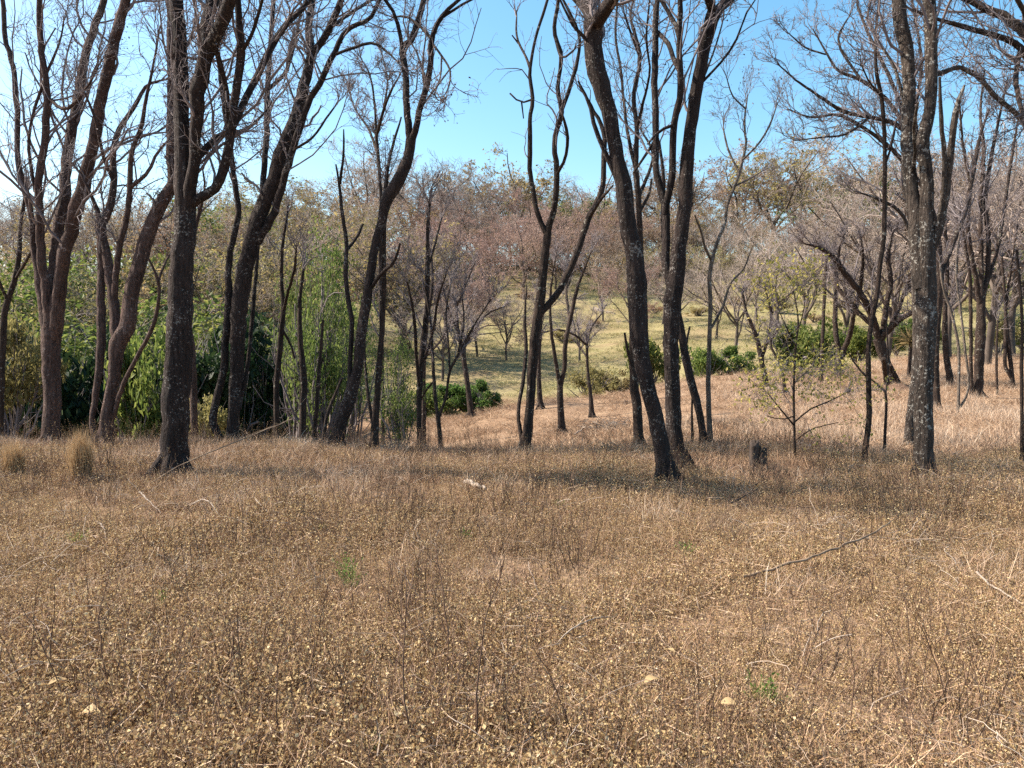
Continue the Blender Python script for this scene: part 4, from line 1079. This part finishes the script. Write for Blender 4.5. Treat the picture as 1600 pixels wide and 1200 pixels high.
def scatter(name, col, pts, scale, label, tilt=.15):
    n = len(pts)
    me = bpy.data.meshes.new(name); me.vertices.add(n); me.vertices.foreach_set('co', np.asarray(pts, np.float32).ravel())
    rot = np.stack([R.normal(0, tilt, n), R.normal(0, tilt, n), R.uniform(0, 6.283, n)], 1).astype(np.float32)
    a = me.attributes.new('rot', 'FLOAT_VECTOR', 'POINT'); a.data.foreach_set('vector', rot.ravel())
    a = me.attributes.new('size', 'FLOAT', 'POINT'); a.data.foreach_set('value', np.asarray(scale, np.float32))
    a = me.attributes.new('pick', 'INT', 'POINT'); a.data.foreach_set('value', R.integers(0, 1000, n).astype(np.int32))
    o = link(name, me, None)
    for m in col.objects[0].data.materials: me.materials.append(m)
    ng = bpy.data.node_groups.new(name, 'GeometryNodeTree')
    ng.interface.new_socket('Geometry', in_out='INPUT', socket_type='NodeSocketGeometry')
    ng.interface.new_socket('Geometry', in_out='OUTPUT', socket_type='NodeSocketGeometry')
    nn, ll = ng.nodes, ng.links
    gi = nn.new('NodeGroupInput'); go = nn.new('NodeGroupOutput')
    ci = nn.new('GeometryNodeCollectionInfo'); ci.inputs['Collection'].default_value = col
    ci.inputs['Separate Children'].default_value = True; ci.inputs['Reset Children'].default_value = True
    ip = nn.new('GeometryNodeInstanceOnPoints'); ip.inputs['Pick Instance'].default_value = True
    def attr(nm, t):
        q = nn.new('GeometryNodeInputNamedAttribute'); q.data_type = t; q.inputs['Name'].default_value = nm
        return q.outputs['Attribute']
    ll.new(gi.outputs[0], ip.inputs['Points']); ll.new(ci.outputs[0], ip.inputs['Instance'])
    ll.new(attr('pick', 'INT'), ip.inputs['Instance Index'])
    ll.new(attr('rot', 'FLOAT_VECTOR'), ip.inputs['Rotation']); ll.new(attr('size', 'FLOAT'), ip.inputs['Scale'])
    ll.new(ip.outputs[0], go.inputs[0])
    md = o.modifiers.new('scatter', 'NODES'); md.node_group = ng
    tag(o, label, None, None, 'stuff')
    return o
def field(n, d0, d1, umin=-.72, umax=.72, power=2.0, rng=R):
    """random ground points, evenly spread for power 2, denser near for less"""
    t = rng.random(n); d = (d0 ** power + t * (d1 ** power - d0 ** power)) ** (1 / power)
    u = rng.uniform(umin, umax, n); x = u * d
    return np.stack([x, d, ground_z(x, d)], 1)
def clump(x, y, s, seed=0):
    return .5 + .5 * np.sin(x * s + 1.7 * np.sin(y * s * .8 + seed) + seed) * np.sin(y * s * 1.1 + 1.3 * np.sin(x * s * .7 - seed))

SLOPE = leafmat('slope_straw', [(0, (.16, .09, .055)), (.4, (.31, .195, .12)), (.8, (.44, .305, .195)), (1, (.56, .42, .29))], .2, rough=.7)
DSTALK = leafmat('dark_stalk', [(0, (.05, .028, .02)), (.6, (.11, .065, .045)), (1, (.19, .12, .08))], 0, rough=.8)
LYING = leafmat('pale_straw', [(0, (.26, .19, .14)), (.6, (.42, .34, .27)), (1, (.58, .51, .44))], 0, rough=.8)
weed = hidden_collection('weed_patches', [patch_weed(200 + i) for i in range(16)], [LITTER, STALK, STRAW])
straw = hidden_collection('straw_patches', [patch_straw(300 + i, n=56, h=(.08, .30), w=.0036) for i in range(8)], [STRAW])
fine = hidden_collection('fine_straw_patches', [patch_straw(310 + i, n=80, rad=.22, h=(.05, .20), w=.0036, lean=.09) for i in range(8)], [STALK])
lying = hidden_collection('lying_patches', [patch_lying(360 + i) for i in range(8)], [LYING])
stems = hidden_collection('stem_patches', [patch_stem(380 + i) for i in range(8)], [DSTALK, LITTER])
short = hidden_collection('short_straw_patches', [patch_straw(320 + i, n=60, rad=.35, h=(.05, .16), w=.007, lean=.12) for i in range(6)], [SLOPE])
past = hidden_collection('pasture_patches', [patch_straw(340 + i, n=60, rad=.9, h=(.08, .26), w=.03, lean=.16) for i in range(6)], [STRAWG])

def clear_of(p, extra=()):
    k = np.ones(len(p), bool)
    for (x, y, r) in list(BASES) + list(extra): k &= np.hypot(p[:, 0] - x, p[:, 1] - y) > r
    return p[k]
_st = hit(1185, 732)
p = field(42000, 1.9, 11.5, power=1.65)
p = p[R.random(len(p)) < (.34 + .66 * clump(p[:, 0], p[:, 1], 1.9, 3)) * (.42 + .58 * clump(p[:, 0], p[:, 1], 5.3, 11)) * (1 - .5 * np.clip((p[:, 1] - 6) / 4.5, 0, 1))]
p = clear_of(p, [(_st[0], _st[1] - .35, .75)])
p[:, 2] -= .01 + .03 * clump(p[:, 0], p[:, 1], 2.2, 6)
scatter('dry_weeds', weed, p, R.uniform(.55, 1.2, len(p)) * (.7 + .6 * clump(p[:, 0], p[:, 1], 1.1, 17)), 'dry tan weeds and curled leaf litter covering the foreground', tilt=.22)
p = field(11000, 2.3, 14.5, power=2.0); w = clump(p[:, 0], p[:, 1], .9, 8)
p = p[R.random(len(p)) < (.10 + .75 * np.clip((p[:, 1] - 5.5) / 4, 0, 1)) * (.25 + .75 * w)]
scatter('fine_dry_stems', fine, p, R.uniform(.4, .95, len(p)), 'thin pinkish-brown dry stems behind the leafy foreground weeds')
p = clear_of(field(5200, 4.5, 14.5, power=2), [(_st[0], _st[1] - .3, .6)]); w = clump(p[:, 0], p[:, 1], .9, 8)
p = p[R.random(len(p)) < .03 + .34 * w ** 3 * np.clip((p[:, 1] - 4.5) / 4, 0, 1) + .22 * w * np.clip((p[:, 1] - 10) / 2, 0, 1)]
scatter('dry_grass', straw, p, R.uniform(.45, 1.0, len(p)), 'thin dry straw-coloured grass along the edge of the foreground')
p = field(1500, 2.6, 12.5, power=2.0); w = clump(p[:, 0], p[:, 1], .9, 21)
p = p[R.random(len(p)) < .08 + .7 * w ** 3]
scatter('pale_lying_straw', lying, p, R.uniform(.6, 1.3, len(p)), 'bent pale dead stems lying over the weeds')
p = field(2600, 2.3, 14, power=1.8); w = clump(p[:, 0], p[:, 1], .8, 13)
p = p[R.random(len(p)) < .06 + .8 * w ** 3]
scatter('weed_stems', stems, p, R.uniform(.5, 1.15, len(p)), 'upright dark thin weed stems standing through the foreground')
p = field(17000, 11, 46, power=1.6); px = p[:, 0] / p[:, 1] * F + 800
keep = (px > 380) & (R.random(len(p)) < (.10 + .9 * clump(p[:, 0], p[:, 1], .75, 5) ** 1.5) * (.5 + .5 * clump(p[:, 0], p[:, 1], 2.3, 9)))
p = p[keep]
scatter('slope_grass', short, p, R.uniform(.6, 1.2, len(p)) * (1 + p[:, 1] * .01), 'short dry grass on the brown slope behind the edge')
p = field(5200, 13, 44, umin=.1, umax=.75, power=1.7); px = p[:, 0] / p[:, 1] * F + 800
tall = clump(p[:, 0], p[:, 1], .35, 2)
p = p[(R.random(len(p)) < np.clip((px - 1000) / 250, 0, 1) * (.08 + .92 * tall ** 3))]
scatter('tall_straw', straw, p, R.uniform(.9, 1.7, len(p)), 'knee-high pale straw on the right-hand slope')
p = field(9000, 46, 140, umin=-.35, umax=.72, power=1.7)
p = p[R.random(len(p)) < .25 + .75 * clump(p[:, 0], p[:, 1], .2, 4)]
scatter('pasture_grass', past, p, R.uniform(.5, 1.2, len(p)) , 'short yellow-green grass of the pasture across the gully')

# ------------------------------------------------------------------ single things on the ground
def stick(name, label, cat, pts, r, m, group=None, lift=.03, branches=0):
    """pts: photograph points on the ground with a height above it: (px,py,h)"""
    W = []
    for p in pts:
        h = hit(p[0], p[1]) if len(p) == 2 else None
        if h is None:
            # find the ground point whose lifted point projects onto px,py
            b = hit(p[0], p[1]); ds = np.linspace(b[1] * .3, b[1], 400); rr = ray(p[0], p[1])
            z = EYE + rr[2] / rr[1] * ds; gx = rr[0] / rr[1] * ds
            k = int(np.argmin(np.abs(z - ground_z(gx, ds) - p[2]))); h = np.array([gx[k], ds[k], z[k]])
        else: h = h + np.array([0, 0, lift])
        W.append(h)
    W = np.array(W); O = W[0].copy(); O[2] = float(ground_z(O[0], O[1]))
    n = max(8, len(pts) * 5)
    P = catmull(W - O, n); P += R.normal(0, r * .35, P.shape)
    rr = np.linspace(r, r * .45, n) * R.uniform(.9, 1.1, n)
    g = Geo(); g.tubes(P[None], rr[None], 7, rough=.05, cap=True)
    o = g.build(name, m, None, loc=tuple(O)) if not branches else None
    if branches:
        o = empty(name, tuple(O)); g.build('stem', m, o)
        for k in range(branches):
            b, br = spawn(P[None], rr[None], 1, N=6, t0=.3, t1=.9, ang=(25, 55), ratio=(.2, .4), rscale=.6, wig=.2, up=.05)
            q = Geo(); q.tubes(b, br, 5, cap=True); q.build('branchlet', m, o)
    tag(o, label, cat, group)
    return o
GREYW = plain('weathered_wood', (.16, .125, .10), (.33, .27, .22), 14)
PALEW = plain('bleached_wood', (.19, .15, .12), (.37, .31, .255), 10)
DARKW = plain('charred_wood', (.022, .017, .015), (.10, .074, .06), 18)
STK = plain('dead_stick', (.12, .08, .055), (.3, .22, .15), 12)
stick('fallen_branch', 'long curved fallen branch propped above the weeds at right', 'branch', [(1163,901,.06),(1230,882,.12),(1310,855,.18),(1360,835,.22),(1392,814,.25)], .010, STK)
stick('fallen_log', 'short bleached piece of wood lying in the middle of the clearing edge', 'log', [(727,752,.05),(744,758,.06),(760,765,.05)], .030, PALEW)
stick('dead_branch', 'long pale dead branch propped at the foot of the thickest left trunk', 'branch', [(236,754,.08),(262,738,.16),(290,722,.25),(330,706,.33),(385,681,.45)], .006, STK, branches=3)
stick('dead_branch', 'thin pale stick leaning from behind the splayed tree foot', 'branch', [(175,690,.1),(195,665,.3),(222,635,.5)], .010, GREYW)
stick('fallen_stick', 'pale curved stick below the thickest left trunk', 'stick', [(218,768,.06),(235,785,.05),(252,802,.04)], .008, PALEW)
stick('fallen_stick', 'white hooked stick left of the thickest trunk, in the weeds', 'stick', [(150,815,.05),(162,825,.08),(167,845,.04)], .008, PALEW)
stick('fallen_stick', 'arched pale stick right of the thickest left trunk', 'stick', [(296,790,.05),(322,781,.16),(336,795,.12),(346,812,.04)], .006, PALEW)
stick('fallen_stick', 'straight pale stick slanting in the weeds left of centre', 'stick', [(398,778,.12),(415,797,.08),(433,813,.03)], .006, PALEW)
stick('fallen_stick', 'thin grey stick with a dark knot lying left of centre', 'stick', [(490,810,.08),(530,815,.06),(572,800,.05)], .006, GREYW)
stick('fallen_stick', 'grey stick lying at the bottom left of centre', 'stick', [(500,1115,.06),(560,1112,.05),(612,1108,.05)], .006, GREYW)
stick('fallen_stick', 'pale arched grass stem in the middle of the foreground weeds', 'stick', [(870,1005,.05),(890,985,.12),(925,968,.14),(962,964,.08)], .004, PALEW)
stick('fallen_stick', 'split pale stick at right below the shadow', 'stick', [(1526,893,.12),(1550,915,.08),(1600,945,.04)], .007, PALEW)
stick('fallen_stick', 'dark crooked stick lying right of the leaning trunk', 'stick', [(1140,786,.05),(1165,775,.08),(1185,763,.14)], .010, DARKW)
stick('fallen_stick', 'pale upright straw stem leaning in front of the slim crooked tree', 'stick', [(1388,815,.05),(1378,780,.35),(1366,735,.7)], .005, PALEW)
stick('fallen_stick', 'pair-like thin white stem standing right of the long fallen branch', 'stick', [(1432,858,.03),(1438,840,.13),(1447,827,.2)], .005, PALEW)
stick('fallen_branch', 'short dead branch angled on the brown slope by the wishbone tree', 'branch', [(897,682),(908,672,.15),(916,665,.3)], .03, GREYW)
stick('fallen_log', 'pale fallen log lying on the pasture across the gully', 'log', [(928,484),(945,488),(962,491)], .22, PALEW)

def tuft(name, label, px, py, h, rad, n, m):
    b = hit(px, py)
    n = int(n * 2.4)
    rng = np.random.default_rng(int(px)); g = Geo()
    root = disc(n, rad * .55, rng); hh = h * rng.uniform(.5, 1.05, n)
    tip = root * 1.0 + np.stack([rng.normal(0, rad * .34, n), rng.normal(0, rad * .34, n), hh], 1)
    g.blades(root - [0, 0, .03], tip, rng.uniform(.003, .006, n), 0, sag=h * .2)
    o = g.build(name, m, None, loc=tuple(b), smooth=False)
    tag(o, label, 'grass tuft')
TUFT = leafmat('tuft_straw', [(0, (.26, .16, .08)), (.5, (.42, .28, .15)), (1, (.55, .40, .23))], .3)
tuft('grass_tuft', 'upright golden grass tuft left of the thickest dark trunk', 127, 755, .66, .15, 420, TUFT)
tuft('grass_tuft', 'smaller golden grass tuft at the left edge', 22, 745, .48, .14, 260, TUFT)
GREEN = leafmat('fresh_shoot', [(0, (.10, .17, .035)), (1, (.20, .30, .07))], .5)
def shoot(label, px, py, h, n=26):
    b = hit(px, py); rng = np.random.default_rng(int(px * 3 + py)); g = Geo()
    root = disc(n, h * .3, rng); tip = root + np.stack([rng.normal(0, h * .3, n), rng.normal(0, h * .3, n), h * rng.uniform(.5, 1, n)], 1)
    g.blades(root, tip, .0035, 0)
    t = rng.uniform(.4, 1, (n * 2, 1)); k = rng.integers(0, n, n * 2)
    g.leaves(root[k] * (1 - t) + tip[k] * t, rng.uniform(.015, .032, n * 2), 0, asp=.4)
    o = g.build('green_shoot', GREEN, None, smooth=False, loc=tuple(b)); tag(o, label, 'plant')
for a in [('fresh green shoot left of centre among the dry weeds', 547, 918, .15), ('small green shoot at the bottom edge left of centre', 592, 1185, .12), ('green shoot near the bottom right among the dry weeds', 1200, 1100, .10),
          ('yellowish green shoot below the bleached piece of wood', 726, 846, .10), ('tiny green shoot left of the long fallen branch', 1072, 868, .12), ('green shoot above the left foreground weeds', 118, 855, .16), ('green shoot by the pale arched stem below the leaning trunk', 872, 796, .1), ('green shoot in the left middle of the weeds', 505, 832, .09), ('tall green shoot at the lower left of centre, by a leaning dark stalk', 545, 905, .2), ('green sprout right of the bottom centre under the long branch', 1180, 1095, .13), ('green sprout in the left weeds below the grass tuft', 255, 945, .1)]:
    shoot(*a)

def fallen_leaf(label, px, py, size):
    b = hit(px, py); n = 7
    ys = np.linspace(-.5, .5, n); wd = .32 * np.cos(ys * math.pi * .92) ** .8 + .01
    curl = .18 * np.cos(ys * 5)
    V = []
    for y, w, c in zip(ys, wd, curl): V += [(-w, y, c * .3 + w * .5), (0, y, c * .3), (w, y, c * .3 + w * .35)]
    V = np.array(V) * size
    Q = [(i*3+j, i*3+j+1, i*3+j+4, i*3+j+3) for i in range(n - 1) for j in (0, 1)]
    o = link('fallen_leaf', mesh_np('fallen_leaf', V, [Q]), LEAFBIG, loc=(b[0], b[1], b[2] + .13))
    o.rotation_euler = (R.uniform(-.1, .6), R.uniform(-.4, .4), R.uniform(0, 6.28))
    tag(o, label, 'leaf')
LEAFBIG = leafmat('big_dry_leaf', [(0, (.42, .28, .13)), (1, (.60, .44, .24))], .35)
for a in [('pale broad dry leaf right of bottom centre', 1018, 1110, .075), ('upright dry leaf tip right of bottom centre', 1045, 1060, .06), ('tan dry leaf at bottom left of centre', 447, 1112, .07), ('pale dry leaf in the lower left corner weeds', 92, 1112, .07),
          ('pale dry leaf near the bottom right corner', 1137, 1149, .06), ('tan dry leaf by the bottom left edge', 142, 1162, .07), ('round tan leaf in the lower left weeds', 425, 1096, .07)]:
    fallen_leaf(*a)

# standing dead stalks of the foreground
def stalk_parts(seed):
    rng = np.random.default_rng(seed); n = 10
    d = np.array([rng.normal(0, .22), rng.normal(0, .15), 1.]); pts = [np.array([0, 0, -.02])]
    for j in range(n - 1):
        pts.append(pts[-1] + norm(d) * (1 / (n - 1))); d = d + rng.normal(size=3) * np.array([.13, .13, 0])
    P = np.array(pts)[None]; r = np.linspace(.0056, .0024, n)[None]
    g = Geo(); g.tubes(P, r, 5); a = g.mesh('stem_mesh'); a.materials.append(DSTALK)
    b, br = spawn(P, r, 6, N=5, t0=.25, t1=.95, ang=(20, 50), ratio=(.15, .35), rscale=.6, wig=.15, up=.1, rng=rng, rmin=.0024)
    g = Geo(); g.tubes(b, br, 3)
    e = b[:, 1:].reshape(-1, 3); e = e[rng.random(len(e)) < .5]
    g.leaves(e + rng.normal(0, .008, e.shape), rng.uniform(.01, .024, len(e)), 0, fold=.7)
    c = g.mesh('branchlet_mesh', smooth=False); c.materials.append(DSTALK)
    return [('stem', a), ('branchlet', c)]
STALKS = [stalk_parts(700 + i) for i in range(7)]
NST = 0
def stalk(px, py, h, label, group=None):
    global NST
    b = hit(px, py)
    o = empty('dry_stalk', tuple(b), R.uniform(0, 6.28)); o.scale = (h, h, h)
    for nme, me in STALKS[NST % 7]:
        c = bpy.data.objects.new(nme, me); C.objects.link(c); c.parent = o
        if nme == 'branchlet': c['kind'] = 'stuff'
    NST += 1
    tag(o, label, 'weed stalk', group)
stalk(175, 1110, .62, 'tall dark dead stalk left of centre, rising from the bottom left weeds')
stalk(145, 975, .5, 'dark dead stalk standing in the left weeds below the grass tuft')
stalk(655, 1195, .75, 'leaning dark dead stalk rising from the bottom centre edge')
stalk(740, 1190, .8, 'straight brown dead stalk right of the bottom centre')
stalk(1420, 1035, .5, 'forked dark dead stalk at right below the long fallen branch')
stalk(1325, 1020, .42, 'bushy dead stalk at right under the long fallen branch')
stalk(700, 1080, .7, 'thin paired stalk in the middle of the weeds')
stalk(440, 1190, .55, 'dark stalk slanting at bottom left of centre')
stalk(910, 1195, .55, 'short brown stalk at the bottom edge right of centre')
for i in range(30):
    u = R.uniform(0, 1600); v = 760 + 430 * R.random() ** .8
    stalk(u, v, R.uniform(.25, .55), 'thin brown dead weed stalk standing among the dry foreground weeds', 'dead weed stalks of the foreground')

# stumps
def stump(label, px, py, w, h, split=False, m=DARKW, d=None):
    b = hit(px, py) if d is None else None
    if b is None:
        x = (px - 800) / F * d; b = np.array([x, d, float(ground_z(x, d))])
    k = b[1] / F; r = w * .5 * k; H = h * k
    o = empty('tree_stump', tuple(b)); tag(o, label, 'stump')
    def chunk(off, rad, hh, jag):
        n = 9; z = np.linspace(-.1, hh, n); P = np.stack([off + 0 * z, .02 * np.sin(z * 9), z], 1)
        g = Geo(); s = 14; g.tubes(P[None], (rad * (1 + .25 * np.exp(-np.maximum(z, 0) / .07)))[None], s, rough=.05)
        V = g.V[-1]; V[-s:, 2] += R.uniform(-jag, jag, s)
        c = g.n; g.add(np.array([[off, 0, hh - jag * 1.5]])); g.T.append(np.array([(c - s + i, c - s + (i + 1) % s, c) for i in range(s)])); g.mt.append(np.zeros(s))
        return g.build('trunk', m, o)
    if split:
        chunk(-r * .52, r * .5, H, .03); chunk(r * .55, r * .47, H * .8, .035)
    else: chunk(0, r, H, .02)
    return o
stump('charred split stump with a notched top in front of the right slope', 1185, 736, 27, 46, True)
stump('low dark stump behind the yellow-leaved sapling', 1278, 624, 10, 9)
stump('small dark stump below the stout short trunk', 1324, 618, 10, 10)
stump('dead stub of trunk left of the thick left-leaning trunk', 978, 632, 4, 6)

# twig heap and soil mound
def twig_heap(label, px, py, W, H, n, m, name='twig_heap'):
    b = hit(px, py); rng = np.random.default_rng(int(px)); g = Geo()
    c = rng.normal(0, 1, (n, 3)) * np.array([W * .3, W * .3, H * .3]); c[:, 2] = np.abs(c[:, 2])
    d = norm(rng.normal(size=(n, 3)) * np.array([1, 1, .4])) * rng.uniform(.15, .5, (n, 1)) * W * .5
    t = np.linspace(-1, 1, 4)[None, :, None]
    g.tubes(c[:, None] + d[:, None] * t + rng.normal(0, .02, (n, 4, 3)), np.full((n, 4), .008), 3)
    o = g.build(name, m, None, loc=tuple(b)); tag(o, label, 'brush pile'); return o
twig_heap('grey heap of dead twigs on the brown slope left of the leaning trunk', 948, 672, 1.2, .5, 150, GREYW)
def mound(label, px, py, W, H):
    b = hit(px, py); na, nr = 28, 8
    V = [(0, 0, H)]
    for i in range(1, nr):
        q = i / (nr - 1)
        for j in range(na):
            a = j / na * 6.283; rr = W * q * (1 + .15 * math.sin(3 * a) + R.uniform(-.06, .06))
            V.append((rr * math.cos(a), rr * .6 * math.sin(a), H * math.cos(q * 1.57) ** 1.3 + R.uniform(-.04, .04) * H - .1 * (q == 1)))
    T = [(0, 1 + j, 1 + (j + 1) % na) for j in range(na)]
    Q = [(1 + i * na + j, 1 + (i + 1) * na + j, 1 + (i + 1) * na + (j + 1) % na, 1 + i * na + (j + 1) % na) for i in range(nr - 2) for j in range(na)]
    o = link('soil_mound', mesh_np('soil_mound', V, [np.array(T), np.array(Q)]), plain('dark_soil', (.05, .032, .022), (.17, .10, .065), 6), loc=tuple(b)); tag(o, label, 'mound')
mound('low dark reddish soil mound under the old gnarled tree', 1405, 612, .9, .28)

# spiky plant
def yucca(px, py, label):
    b = hit(px, py); rng = np.random.default_rng(5); o = empty('yucca', tuple(b)); tag(o, label, 'plant')
    z = np.linspace(-.1, 1.5, 8); g = Geo(); g.tubes(np.stack([.05 * np.sin(z), 0 * z, z], 1)[None], np.full((1, 8), .09), 8, rough=.06); g.build('trunk', BARK_MID, o)
    n = 90; a = rng.uniform(0, 6.28, n); el = rng.uniform(-.5, 1.4, n); L = rng.uniform(.6, 1.0, n)
    d = np.stack([np.cos(a) * np.cos(el), np.sin(a) * np.cos(el), np.sin(el)], 1) * L[:, None]
    g = Geo(); g.blades(np.tile([.05, 0, 1.5], (n, 1)), d + [.05, 0, 1.5], .05, 0, sag=.15); g.build('foliage', LEAF_OLV, o, smooth=False)
yucca(1420, 590, 'spiky yucca on a short stem left of the lichened twin trunk')

# ------------------------------------------------------------------ labels of the woods
from collections import defaultdict
buck = defaultdict(list)
for w in WOOD: buck[(w[1], w[2], w[3])].append(w)
for (kind, zone, ph), ws in buck.items():
    ws.sort(key=lambda w: w[0].location.x / w[0].location.y)
    n = len(ws); ordi = ['first', 'second', 'third', 'fourth', 'fifth', 'sixth', 'seventh', 'eighth', 'ninth', 'tenth', 'eleventh', 'twelfth']
    for k, w in enumerate(ws):
        if n == 1: lb = f'{LOOK[kind]} {ZONE[zone]} {ph}'
        elif n == 2: lb = f"{('left-hand', 'right-hand')[k]} {LOOK[kind]} {ZONE[zone]} {ph}"
        else: lb = f'{ordi[k]} {LOOK[kind]} from left {ZONE[zone]} {ph}'
        tag(w[0], lb, 'tree', f'{LOOK[kind]}s {ZONE[zone]}')
print('objects', len(bpy.data.objects), 'tris', sum(len(m.polygons) for m in bpy.data.meshes))
